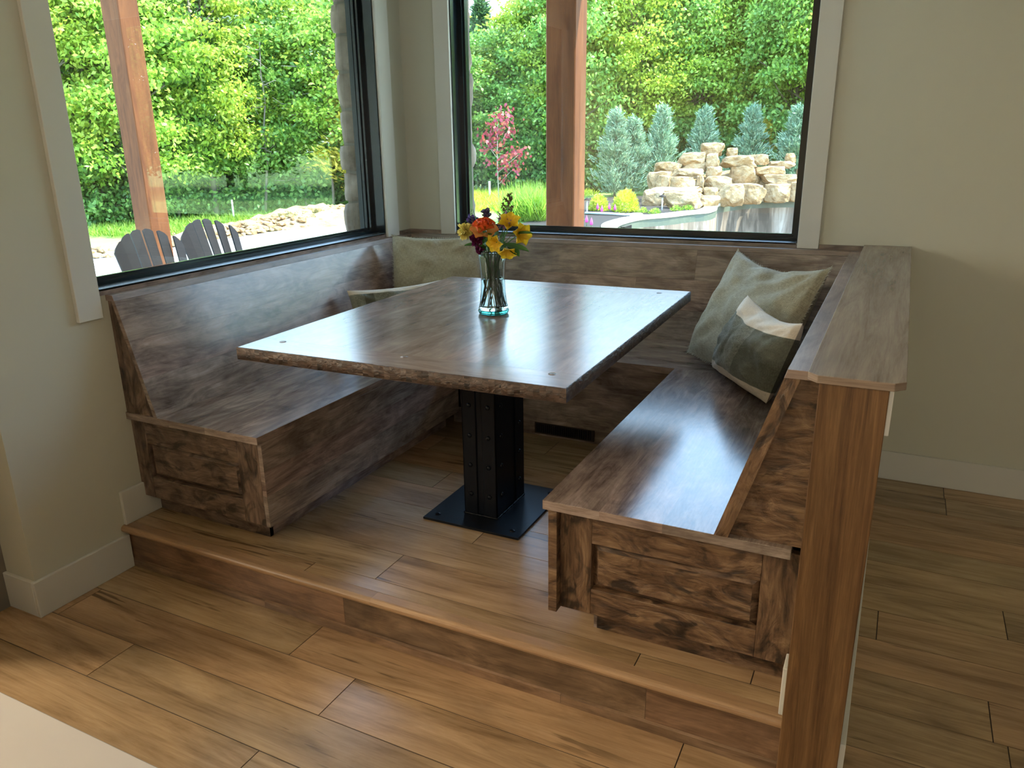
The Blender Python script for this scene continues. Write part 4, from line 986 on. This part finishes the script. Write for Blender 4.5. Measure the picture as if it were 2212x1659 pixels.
# ------------------------------------------------------------------ adirondack chairs
M['poly'] = plain('charcoal_poly_lumber', (0.009, 0.008, 0.0095), 0.7, **{'Specular IOR Level': 0.2})
def adirondack(label):
    """origin on the ground below the seat, sitter faces +x"""
    rt = root('adirondack_chair', (0, 0, 0), label, 'chair', 'patio chairs'); m = M['poly']
    def board(name, pts, thick_dir, th, seed=1):
        mb = MB(seed); n = len(pts); t_ = Vector(thick_dir)*th
        V = [Vector(p) for p in pts]+[Vector(p)+t_ for p in pts]
        mb.faces(V, [tuple(range(n))[::-1], tuple(range(n, 2*n))]+[(i, (i+1) % n, (i+1) % n+n, i+n) for i in range(n)]); mb.build(name, m, rt, bevel=0.003)
    # back: six fanned slats of different height on a curved plane reclined by 25 degrees
    rec = math.radians(24); K = 6
    for k in range(K):
        t0 = (k-(K-1)/2); L = 0.88-0.022*t0*t0
        yb, yt = t0*0.076, t0*0.100; wb, wt = 0.060, 0.080
        off = 0.010*t0*t0; ang = -t0*0.10
        def P(s, w, f):  # s along slat, w sideways
            y = yb+(yt-yb)*s/0.8+w*math.cos(ang); xo = off+w*math.sin(ang)*1.0
            return Vector((-0.20-s*math.sin(rec)+xo*math.cos(rec), y, 0.30+s*math.cos(rec)+xo*math.sin(rec)))+Vector((math.cos(rec), 0, math.sin(rec)))*f
        top = [(0.885-0.021*((yt+q*wt)/0.1)**2-(0.012 if abs(q) > 0.49 else 0), q*wt) for q in (-0.5, -0.25, 0, 0.25, 0.5)]
        outline = [(0, -wb/2)]+top+[(0, wb/2)]
        mb = MB(k); n = len(outline); V = [P(a, b, 0) for a, b in outline]+[P(a, b, 0.022) for a, b in outline]
        mb.faces(V, [tuple(range(n)), tuple(range(2*n-1, n-1, -1))]+[(i, i+n, (i+1) % n+n, (i+1) % n) for i in range(n)]); mb.build('back_slat', m, rt)
    for s in (0.12, 0.48):
        c = Vector((-0.20-s*math.sin(rec), 0, 0.30+s*math.cos(rec))); mb = MB(); w_ = 0.27 if s < 0.3 else 0.30
        mb.box((c.x-0.035, -w_, c.z-0.04), (c.x-0.012, w_, c.z+0.03)); mb.build('back_brace', m, rt)
    for k in range(6): x = -0.2+k*0.095; z = 0.30+k*0.016; mb = MB(); mb.box((x, -0.27, z), (x+0.085, 0.27, z+0.022)); mb.build('seat_slat', m, rt)
    for sy in (-1, 1):
        board('side_rail', [(-0.62, sy*0.27, 0.0), (-0.52, sy*0.27, 0.0), (0.38, sy*0.27, 0.27), (0.38, sy*0.27, 0.37), (-0.2, sy*0.27, 0.29)], (0, sy, 0), 0.022)
        board('front_leg', [(0.30, sy*0.295, 0), (0.39, sy*0.295, 0), (0.39, sy*0.295, 0.52), (0.30, sy*0.295, 0.52)], (0, sy, 0), 0.022)
        mb = MB(); mb.prism([(-0.42, sy*0.26), (0.42, sy*0.25), (0.46, sy*0.30), (0.42, sy*0.39), (-0.42, sy*0.34)], 'z', 0.52, 0.542); mb.build('armrest', m, rt, bevel=0.003)
    return rt
ch = adirondack('charcoal slatted patio chair nearer the left edge of the left window, before the cedar post')
ch.location = (-2.30, 0.20, ZG-0.015); ch.rotation_euler = (0, 0, -0.28)
c2 = copy_tree(ch); c2.location = (-2.42, 0.98, ZG-0.01); c2.rotation_euler = (0, 0, -0.22)
c2['label'] = 'charcoal slatted patio chair farther right in the left window, with daylight between its slats'

# ------------------------------------------------------------------ trees
M['bark'] = plain('grey_bark', (0.16, 0.125, 0.10), 0.9, 12, 0.4, 0.5, 30)
M['leafA'] = leaf('oak_leaf', (0.16, 0.30, 0.035), (0.30, 0.48, 0.055), (0.54, 0.66, 0.12), 0.5)
M['leafA2'] = leaf('hickory_leaf', (0.20, 0.30, 0.03), (0.36, 0.48, 0.05), (0.58, 0.66, 0.10), 0.5)
M['leafA3'] = leaf('ash_leaf', (0.12, 0.26, 0.045), (0.23, 0.42, 0.07), (0.42, 0.60, 0.13), 0.45)
M['leafB'] = leaf('understory_leaf', (0.08, 0.20, 0.045), (0.17, 0.33, 0.07), (0.30, 0.48, 0.11), 0.4)
M['leafC'] = leaf('dark_conifer', (0.03, 0.075, 0.035), (0.07, 0.15, 0.05), (0.14, 0.24, 0.07), 0.2)
M['spruce'] = leaf('blue_green_needle', (0.11, 0.22, 0.13), (0.27, 0.42, 0.26), (0.56, 0.68, 0.46), 0.3)
M['redleaf'] = leaf('red_leaf', (0.36, 0.03, 0.05), (0.32, 0.05, 0.10), (0.52, 0.16, 0.06), 0.4)
M['goldleaf'] = leaf('gold_leaf', (0.40, 0.48, 0.03), (0.58, 0.66, 0.05), (0.72, 0.78, 0.12), 0.4)
M['orangeleaf'] = leaf('gold_conifer', (0.34, 0.32, 0.03), (0.52, 0.46, 0.05), (0.66, 0.56, 0.10), 0.3)
def leaf_mesh(name, pts, dirs, L, W, m, seed, droop=0.0):
    """one diamond leaf per point"""
    r = np.random.default_rng(seed); n = len(pts)
    d = dirs/np.linalg.norm(dirs, axis=1, keepdims=True)
    q = r.normal(size=(n, 3)); q[:, 2] *= 0.6; s = np.cross(d, q); s /= np.linalg.norm(s, axis=1, keepdims=True)
    up = np.cross(s, d); Ls = (L*r.uniform(0.65, 1.25, n))[:, None]; Ws = (W*r.uniform(0.7, 1.2, n))[:, None]
    V = np.empty((n, 4, 3)); V[:, 0] = pts; V[:, 1] = pts+d*Ls*0.45+s*Ws*0.5+up*Ws*0.12; V[:, 2] = pts+d*Ls-up*Ls*droop; V[:, 3] = pts+d*Ls*0.45-s*Ws*0.5+up*Ws*0.12
    me = bpy.data.meshes.new(name); me.vertices.add(4*n); me.vertices.foreach_set('co', V.astype(np.float32).ravel())
    me.loops.add(4*n); me.loops.foreach_set('vertex_index', np.arange(4*n, dtype=np.int32))
    me.polygons.add(n); me.polygons.foreach_set('loop_start', np.arange(0, 4*n, 4, dtype=np.int32)); me.polygons.foreach_set('loop_total', np.full(n, 4, dtype=np.int32))
    me.update(calc_edges=True); me.materials.append(m); return me
def tree_proto(seed, H_, Rr, z0, nclus, nleaf, m, L=0.15, W=0.10, trunk=0.11, branches=True, top_pow=0.6):
    r = np.random.default_rng(seed); u = r.random(nclus); z = z0+(H_-z0)*u
    prof = Rr*np.sqrt(np.clip(1-((u-0.42)/0.60)**2, 0.04, 1))
    rad = prof*np.sqrt(r.uniform(0.25, 1, nclus)); a = r.uniform(0, 2*PI, nclus)
    C_ = np.stack([rad*np.cos(a), rad*np.sin(a), z], 1)
    P = np.repeat(C_, nleaf, 0); off = r.normal(size=P.shape)*np.array([0.23, 0.23, 0.13])*(Rr/1.8)**0.3*np.repeat(r.uniform(0.6, 1.35, (nclus, 1)), nleaf, 0)
    D_ = off*0.8+r.normal(size=P.shape)*0.6; D_[:, 2] -= 0.25; P = P+off
    fo = leaf_mesh('foliage', P, D_, L, W, m, seed, 0.15)
    mb = MB(seed); rr = random.Random(seed)
    pts = [Vector((0, 0, -0.1))]; 
    for i in range(1, 8): pts.append(Vector((rr.uniform(-.09, .09)*i*0.5, rr.uniform(-.09, .09)*i*0.5, H_*0.92*i/7)))
    mb.tube(pts, [trunk*(1-0.85*i/7) for i in range(8)], 7)
    if branches:
        for k in range(0, nclus, max(1, nclus//34)):
            c = Vector(C_[k]); f = min(0.92, max(0.12, (c.z-0.25*Rr-0.3)/H_)); b = pts[0].lerp(pts[-1], f)
            i = min(6, int(f*7)); b = pts[i].lerp(pts[i+1], f*7-i)
            md = b.lerp(c, 0.55)+Vector((rr.uniform(-.15, .15), rr.uniform(-.15, .15), rr.uniform(-.05, .2)))
            mb.tube([b, md, c], [trunk*0.30, trunk*0.18, 0.008], 5)
    return fo, mb
def make_tree(name, label, cat, seed, *a, part='foliage', group=None, **k):
    rt = root(name, (0, 0, 0), label, cat, group); fo, mb = tree_proto(seed, *a, **k)
    o = bpy.data.objects.new(part, fo); COL.objects.link(o); o.parent = rt; mb.build('trunk', M['bark'], rt); return rt
GT = 'leafy trees at the edge of the woods'; GB = 'taller leafy trees deeper in the woods'
protos = [make_tree('leafy_tree', 'x', 'tree', 101, 6.0, 1.75, 1.1, 120, 190, M['leafA'], L=0.125, W=0.075, group=GT),
          make_tree('leafy_tree', 'x', 'tree', 102, 6.0, 1.55, 1.5, 105, 190, M['leafA2'], L=0.12, W=0.07, group=GT),
          make_tree('leafy_tree', 'x', 'tree', 103, 6.0, 1.9, 0.7, 130, 190, M['leafA3'], L=0.13, W=0.08, group=GT)]
used = set()
def put(proto, loc, sc_, rz, label, group=None):
    if proto.name in used: c = copy_tree(proto)
    else: c = proto; used.add(proto.name)
    c.location = loc; c.scale = sc_; c.rotation_euler = (0, 0, rz); c['label'] = label
    if group: c['group'] = group
    return c
rz = random.Random(77)
w1f = [(-13.8,7.4,5.45),(-14.2,8.5,5.45),(-12.9,8.6,5.45),(-13.5,10.2,5.45),(-12.5,10.5,5.45),(-12.7,11.7,5.45),(-12.5,12.6,5.2),(-11.6,12.8,4.9),(-10.9,13.3,5.0),(-9.7,13.0,5.1)]
w1b = [(-19.2,11.8,6.5),(-17.8,12.0,6.5),(-17.9,13.5,6.5),(-16.4,13.7,6.5),(-17.2,15.8,6.5),(-16.5,16.4,6.4),(-15.8,17.1,5.6),(-14.9,17.8,5.9),(-14.2,18.3,6.0)]
w2f = [(-10.2,20.8,4.9),(-9.9,22.1,5.1),(-8.7,21.6,6.2),(-7.6,21.5,6.7),(-7.2,23.2,6.7),(-5.8,22.7,6.7),(-4.8,24.0,6.7),(-3.6,24.3,6.7),(-2.3,24.5,6.7),(-0.9,23.7,6.7),(0.1,23.8,6.6),(-11.0,20.4,4.4)]
w2b = [(-13.7,26.9,4.8),(-12.5,27.5,5.1),(-11.0,28.2,7.3),(-9.9,29.7,7.1),(-8.7,30.1,7.3),(-7.0,29.6,7.3),(-5.7,31.0,7.3),(-4.2,30.3,7.3),(-2.8,31.5,7.3),(-1.0,30.8,7.3)]
oi = ['first', 'second', 'third', 'fourth', 'fifth', 'sixth', 'seventh', 'eighth', 'ninth', 'tenth', 'eleventh', 'twelfth']
k = 0
for lst, lab, grp, wsc in ((w1f, 'leafy green tree at the lawn edge beyond the left window, %s from the left', GT, 1.0), (w1b, 'leafy tree in the second row of woods beyond the left window, %s from the left', GB, 1.25),
                      (w2f, 'bright leafy tree beyond the pool, front row, %s from the left', GT, 1.1), (w2b, 'leafy tree behind the front row beyond the pool, %s from the left', GB, 1.5)):
    order = sorted(range(len(lst)), key=lambda i: lst[i][0]+(lst[i][1]*0.3))
    for rank, i in enumerate(order):
        x, y, h = lst[i]; p = protos[k % 3]; k += 1; s = (h+0.15)/6.15
        put(p, (x, y, ZG), (wsc*rz.uniform(.9, 1.1), wsc*rz.uniform(.9, 1.1), s), rz.uniform(0, 6.28), lab % oi[rank], grp)
for i in range(12):
    x = 4.0+i*2.0; y = 26.5-i*0.9+(i % 2)*2.2; p = protos[i % 3]
    put(p, (x, y, ZG), (1.5, 1.5, 1.05+0.08*(i % 3)), i*0.9, 'tree right of the pool, seen mirrored in the left window, %s along' % oi[i], 'trees right of the pool')
# understory shrubs
us = make_tree('woodland_shrub', 'x', 'shrub', 111, 1.9, 1.15, 0.15, 60, 75, M['leafB'], L=0.12, W=0.085, trunk=0.03, group='undergrowth at the wood edge')
k = 0
spots = [(-14.4, 7.0), (-13.6, 7.9), (-13.1, 9.0), (-13.3, 9.9), (-12.7, 10.9), (-12.3, 11.9), (-11.8, 12.6), (-11.0, 13.0), (-10.2, 13.4), (-9.3, 13.7), (-15.5, 11.0), (-14.8, 12.6), (-13.9, 14.4), (-12.6, 15.2), (-11.2, 16.0),
         (-10.6, 20.0), (-9.6, 20.4), (-8.7, 20.8), (-7.8, 21.0), (-6.8, 21.5), (-5.9, 22.0), (-4.7, 22.9), (-3.5, 23.3), (-2.3, 23.6), (-1.1, 23.2), (0.1, 23.0), (-11.6, 19.6), (1.2, 23.4)]
names_ = []
for i, (x, y) in enumerate(spots):
    side = 'left window' if i < 15 else 'pool-side window'; j = i if i < 15 else i-15
    num = (oi+['thirteenth', 'fourteenth', 'fifteenth'])[j]
    s = rz.uniform(0.75, 1.15) if i < 15 else rz.uniform(0.9, 1.4)
    put(us, (x, y, ZG), (s, s, s*rz.uniform(.8, 1.1)), rz.uniform(0, 6.28), 'low green shrub at the foot of the woods in the %s, %s along' % (side, num))
# bare grey saplings in the gap of the woods beyond the left window
M['twig'] = plain('bare_twig', (0.30, 0.26, 0.22), 0.9)
def bare(label, x, y, h, seed, rad=0.05):
    rt = root('bare_sapling', (x, y, ZG), label, 'tree', 'thin bare saplings in the woods'); r = random.Random(seed); mb = MB(seed)
    P = [Vector((x, y, ZG))]; 
    for i in range(6): P.append(P[-1]+Vector((r.uniform(-.10, .10), r.uniform(-.10, .10), h/6)))
    mb.tube(P, [rad*(1-0.75*i/6) for i in range(7)], 6); mb.build('trunk', M['bark'], rt); mb = MB(seed+1)
    for k in range(16):
        f = r.uniform(0.3, 0.98)*6; i = min(5, int(f)); b = P[i].lerp(P[i+1], f-i); a = r.uniform(0, 6.28); L = r.uniform(.4, 1.0)
        q = b+Vector((math.cos(a), math.sin(a), r.uniform(-.2, .5)))*L*0.5; e = q+Vector((math.cos(a+.5), math.sin(a+.5), r.uniform(-.4, .4)))*L*0.5
        mb.tube([b, q, e], [0.013, 0.009, 0.004], 4)
        for _ in range(3):
            s0 = b.lerp(q, r.random()); mb.tube([s0, s0+Vector((r.uniform(-.3, .3), r.uniform(-.3, .3), r.uniform(-.3, .3)))], [0.006, 0.003], 3)
    mb.build('branches', M['twig'], rt)
bare('grey bare trunk rising between the two patio chairs in the left window', -12.2, 10.1, 5.0, 1, 0.085)
for i, (x, y, l) in enumerate([(-11.4, 10.9, 'right of the bare trunk between the chairs'), (-10.9, 11.9, 'above the left end of the rubble heap'), (-10.3, 12.2, 'above the middle of the rubble heap'), (-9.9, 12.5, 'above the right end of the rubble heap'),
                               (-13.6, 8.0, 'left of the cedar post'), (-12.6, 9.3, 'just right of the cedar post')]):
    bare('thin bare sapling with tangled twigs, '+l, x, y, random.Random(i).uniform(2.8, 4.2), i+20, 0.04)
# conifers
def conifer(name, label, H_, Rr, n, m, seed, L=0.10, W=0.03, group=None, up=0.55, taper=0.9):
    r = np.random.default_rng(seed); rt = root(name, (0, 0, 0), label, 'conifer', group)
    nb = n//70; zz = H_*(0.03+0.95*r.random(nb)**0.85); a = r.uniform(0, 2*PI, nb)
    rad = Rr*(1-zz/H_)**taper*r.uniform(0.75, 1.15, nb)+0.03
    t_ = r.random((nb, 70)); bz = zz[:, None]+rad[:, None]*up*t_**1.3
    x = rad[:, None]*t_*np.cos(a)[:, None]; y = rad[:, None]*t_*np.sin(a)[:, None]
    P = np.stack([x, y, bz], 2).reshape(-1, 3); sp_ = (0.05*Rr/0.6)*(1.2-t_.reshape(-1, 1)*0.8); P += r.normal(size=P.shape)*sp_
    D_ = np.repeat(np.stack([np.cos(a), np.sin(a), np.full(nb, up+0.35)], 1), 70, 0)+r.normal(size=P.shape)*0.45
    top = np.zeros((60, 3)); top[:, 2] = H_*r.uniform(0.9, 1.0, 60); P = np.vstack([P, top]); D_ = np.vstack([D_, np.stack([r.normal(size=60)*0.3, r.normal(size=60)*0.3, np.ones(60)], 1)])
    o = bpy.data.objects.new('foliage', leaf_mesh('foliage', P, D_, L, W, m, seed)); COL.objects.link(o); o.parent = rt
    mb = MB(seed); mb.tube([(0, 0, -0.05), (0, 0, H_*0.5), (0, 0, H_*0.95)], [0.04*H_/2, 0.025*H_/2, 0.006], 6); mb.build('trunk', M['bark'], rt); return rt
sp0 = conifer('blue_spruce', 'x', 2.35, 0.95, 9500, M['spruce'], 5, 0.14, 0.030, 'blue green conifers behind the waterfall', taper=1.05)
for i, (x, y, h, l) in enumerate([(-5.1, 18.9, 2.2, 'first from the left, standing on the mulch beside the yellow shrubs'), (-4.75, 19.5, 2.0, 'half merged behind the first one on the mulch'), (-4.1, 20.2, 2.3, 'left of the waterfall pile, second along'),
                                  (-3.1, 21.3, 2.25, 'above the long overhanging slab'), (-1.7, 21.4, 2.25, 'above the right half of the waterfall pile'), (-0.4, 21.3, 2.2, 'at the right edge of the pool-side window')]):
    put(sp0, (x, y, ZG), (0.95, 0.95, (h+0.1)/2.3), i*1.3, 'blue green conifer '+l)
gc = conifer('golden_conifer', 'yellow orange conifer partly hidden by the blue green one above the pile', 2.1, 0.55, 5000, M['orangeleaf'], 8, 0.09, 0.03); gc.location = (-1.35, 21.9, ZG)
dc = conifer('dark_conifer', 'dark pointed conifer rising to the sky at the left of the pool-side window', 6.3, 1.5, 14000, M['leafC'], 9, 0.20, 0.06, up=0.25); dc.location = (-11.4, 22.5, ZG)
pc = conifer('pale_conifer', 'pale yellow green conifer against the stone edge of the left window', 3.4, 1.3, 9000, M['orangeleaf'], 12, 0.16, 0.05, up=0.1); pc.location = (-9.6, 12.3, ZG+0.4)
pc.data
# red sapling
rt = root('red_sapling', (-6.70, 14.43, ZG), 'slender young tree with dark red leaves on the lawn before the woods', 'tree')
r = np.random.default_rng(3); C_ = []
for (dx, dz, sr, n_) in ((0.16, 2.15, .16, 30), (-0.02, 2.0, .16, 26), (-0.22, 1.75, .14, 24), (0.25, 1.78, .12, 20), (-0.30, 1.45, .12, 16), (0.05, 1.55, .14, 18), (0.2, 1.2, .16, 26), (0.42, 1.22, .12, 16), (0.62, 1.32, .10, 14), (0.4, 0.95, .14, 20), (0.05, 1.0, .12, 12), (0.15, 0.62, .10, 8), (-0.3, 1.1, .06, 4)):
    c = np.array([-6.70+dx*0.88, 14.43+dx*0.47, ZG+0.1+dz]); C_.append(c+r.normal(size=(n_*2, 3))*sr*np.array([1, 1, 0.9]))
C_ = np.vstack(C_); D_ = r.normal(size=C_.shape)*0.5; D_[:, 2] -= 0.6
o = bpy.data.objects.new('foliage', leaf_mesh('foliage', C_-np.array([-6.70, 14.43, ZG]), D_, 0.10, 0.09, M['redleaf'], 3)); COL.objects.link(o); o.parent = rt
mb = MB(3); b0 = Vector((-6.70, 14.43, ZG)); mb.tube([b0, b0+Vector((-0.03, 0, 1.1)), b0+Vector((0, 0, 2.2))], [0.022, 0.015, 0.006], 6)
for (dx, z0_, z1_) in ((0.5, 0.9, 1.3), (-0.28, 1.2, 1.6), (0.25, 1.5, 1.9), (0.35, 0.6, 0.95)): mb.tube([b0+Vector((0, 0, z0_)), b0+Vector((dx*0.88, dx*0.47, z1_))], [0.010, 0.004], 4)
mb.build('trunk', M['twig'], rt)
# low garden plants
def bush(name, label, x, y, rx, h, m, n, L, W, seed, group=None):
    r = np.random.default_rng(seed); d = r.normal(size=(n, 3)); d /= np.linalg.norm(d, axis=1, keepdims=True); d[:, 2] = np.abs(d[:, 2])
    P = d*np.array([rx, rx, h])*r.uniform(0.5, 1.0, (n, 1))**0.6
    o = bpy.data.objects.new(name, leaf_mesh(name, P, d+r.normal(size=d.shape)*0.5+np.array([0, 0, .5]), L, W, m, seed)); COL.objects.link(o); o.location = (x, y, ZG)
    return tag(o, label, 'shrub', group)
bush('golden_shrub', 'bright yellow green shrub on the mulch, larger of the two', -3.25, 14.25, 0.30, 0.50, M['goldleaf'], 1500, 0.07, 0.04, 1, 'yellow shrubs by the pool')
bush('golden_shrub', 'bright yellow green shrub beside the cedar post, smaller of the two', -3.95, 14.35, 0.22, 0.36, M['goldleaf'], 900, 0.07, 0.04, 2, 'yellow shrubs by the pool')
bush('garden_plant', 'low pale green plant at the bottom left of the mulch bed beside the post', -3.9, 12.1, 0.35, 0.30, M['leafA'], 900, 0.07, 0.03, 3, 'low plants on the mulch')
for i, (x, y) in enumerate([(-2.75, 14.0), (-2.45, 13.9), (-2.15, 14.7), (-1.95, 15.0)]):
    bush('garden_plant', 'tiny pale green plant on the mulch by the pool coping, %s from the left' % oi[i], x, y, 0.13, 0.11, M['leafA'], 160, 0.05, 0.03, 10+i, 'low plants on the mulch')
M['pink'] = plain('pink_flower', (0.70, 0.08, 0.35), 0.6)
for i, (x, y) in enumerate([(-3.8, 13.84), (-3.51, 13.33), (-3.53, 13.9), (-3.33, 13.72), (-2.75, 10.6), (-3.0, 11.0)]):
    rt = root('pink_flower', (x, y, ZG), 'small pink flower spike on the mulch, %s from the %s' % (oi[i] if i < 4 else oi[i-4], 'post' if i < 4 else 'window sill'), 'flower', 'pink flowers on the mulch')
    mb = MB(); mb.tube([(x, y, ZG), (x, y, ZG+0.14)], 0.006, 5); mb.build('stem', M['stem'], rt)
    mb = MB(); mb.lathe([(0.0, 0.0), (0.035, 0.03), (0.028, 0.09), (0.0, 0.16)], (x, y, ZG+0.07), 8); mb.build('blossom', M['pink'], rt)
def blades(name, label, x, y, rx, ry, h, n, m, seed, w_=0.012, kind=None, spread=0.6):
    r = np.random.default_rng(seed); P = np.zeros((n, 3)); P[:, 0] = r.uniform(-rx, rx, n); P[:, 1] = r.uniform(-ry, ry, n)
    D_ = np.stack([r.normal(size=n)*spread, r.normal(size=n)*spread, np.ones(n)], 1)
    o = bpy.data.objects.new(name, leaf_mesh(name, P, D_, h, w_, m, seed, 0.2)); COL.objects.link(o); o.location = (x, y, ZG-0.01)
    return tag(o, label, 'grass', kind=kind)
blades('grass_clump', 'tall arching ornamental grass left of the pool-side cedar post', -4.7, 12.0, 0.5, 0.5, 0.75, 1500, M['leafA'], 31, 0.025, spread=0.45)
blades('tall_grass', 'rough sunlit grass along the foot of the woods, both windows', -9.5, 16.5, 3.6, 3.2, 0.22, 16000, M['goldleaf'], 33, 0.03, 'stuff')
blades('tall_grass', 'green grass strip between rubble and woods in the left window', -12.0, 9.5, 2.2, 3.0, 0.2, 12000, M['leafA'], 34, 0.03, 'stuff')
# path lights, marker stakes, spray head, utility stub
M['pale'] = plain('grey_metal_pale', (0.62, 0.62, 0.62), 0.4)
for i, (x, y, l) in enumerate(((-3.88, 13.35, 'by the cedar post'), (-2.48, 14.66, 'before the lowest boulders'))):
    rt = root('path_light', (x, y, ZG), 'small metal path light on the mulch '+l, 'garden light', 'garden path lights')
    mb = MB(); mb.tube([(x, y, ZG), (x, y, ZG+0.33)], 0.018, 8); mb.build('stake', M['pale'], rt)
    mb = MB(); mb.lathe([(0.0, 0.08), (0.03, 0.06), (0.09, 0.03), (0.09, 0.02), (0.0, 0.02)], (x, y, ZG+0.31), 14); mb.build('lamp_cap', M['poly'], rt)
o = MB().tube([(-8.1, 16.6, ZG), (-8.1, 16.6, ZG+0.55)], 0.035, 6).build('marker_stake', M['pale']); tag(o, 'short white marker stake in the grass left of the red sapling', 'stake', 'marker stakes')
o = MB().tube([(-11.2, 9.65, ZG), (-11.2, 9.65, ZG+0.5)], 0.02, 6).build('marker_stake', M['pale']); tag(o, 'thin pale marker stake by the woods right of the second patio chair', 'stake', 'marker stakes')
mb = MB(); mb.tube([(-3.9, 13.3, ZG+0.04), (-3.2, 13.2, ZG+0.05), (-2.9, 13.15, ZG+0.04), (-2.75, 13.2, ZG+0.04)], 0.03, 8); o = mb.build('drain_pipe', M['pale']); tag(o, 'white flexible pipe lying across the mulch bed', 'pipe')
o = MB().lathe([(0, 0.07), (0.12, 0.06), (0.16, 0.02), (0.16, 0.0)], (-2.66, 13.25, ZG+0.01), 20).build('valve_cover', M['pale']); tag(o, 'round pale cover at the end of the white pipe on the mulch', 'cover')
for o in list(bpy.data.objects):
    if '_o' in o: del o['_o']
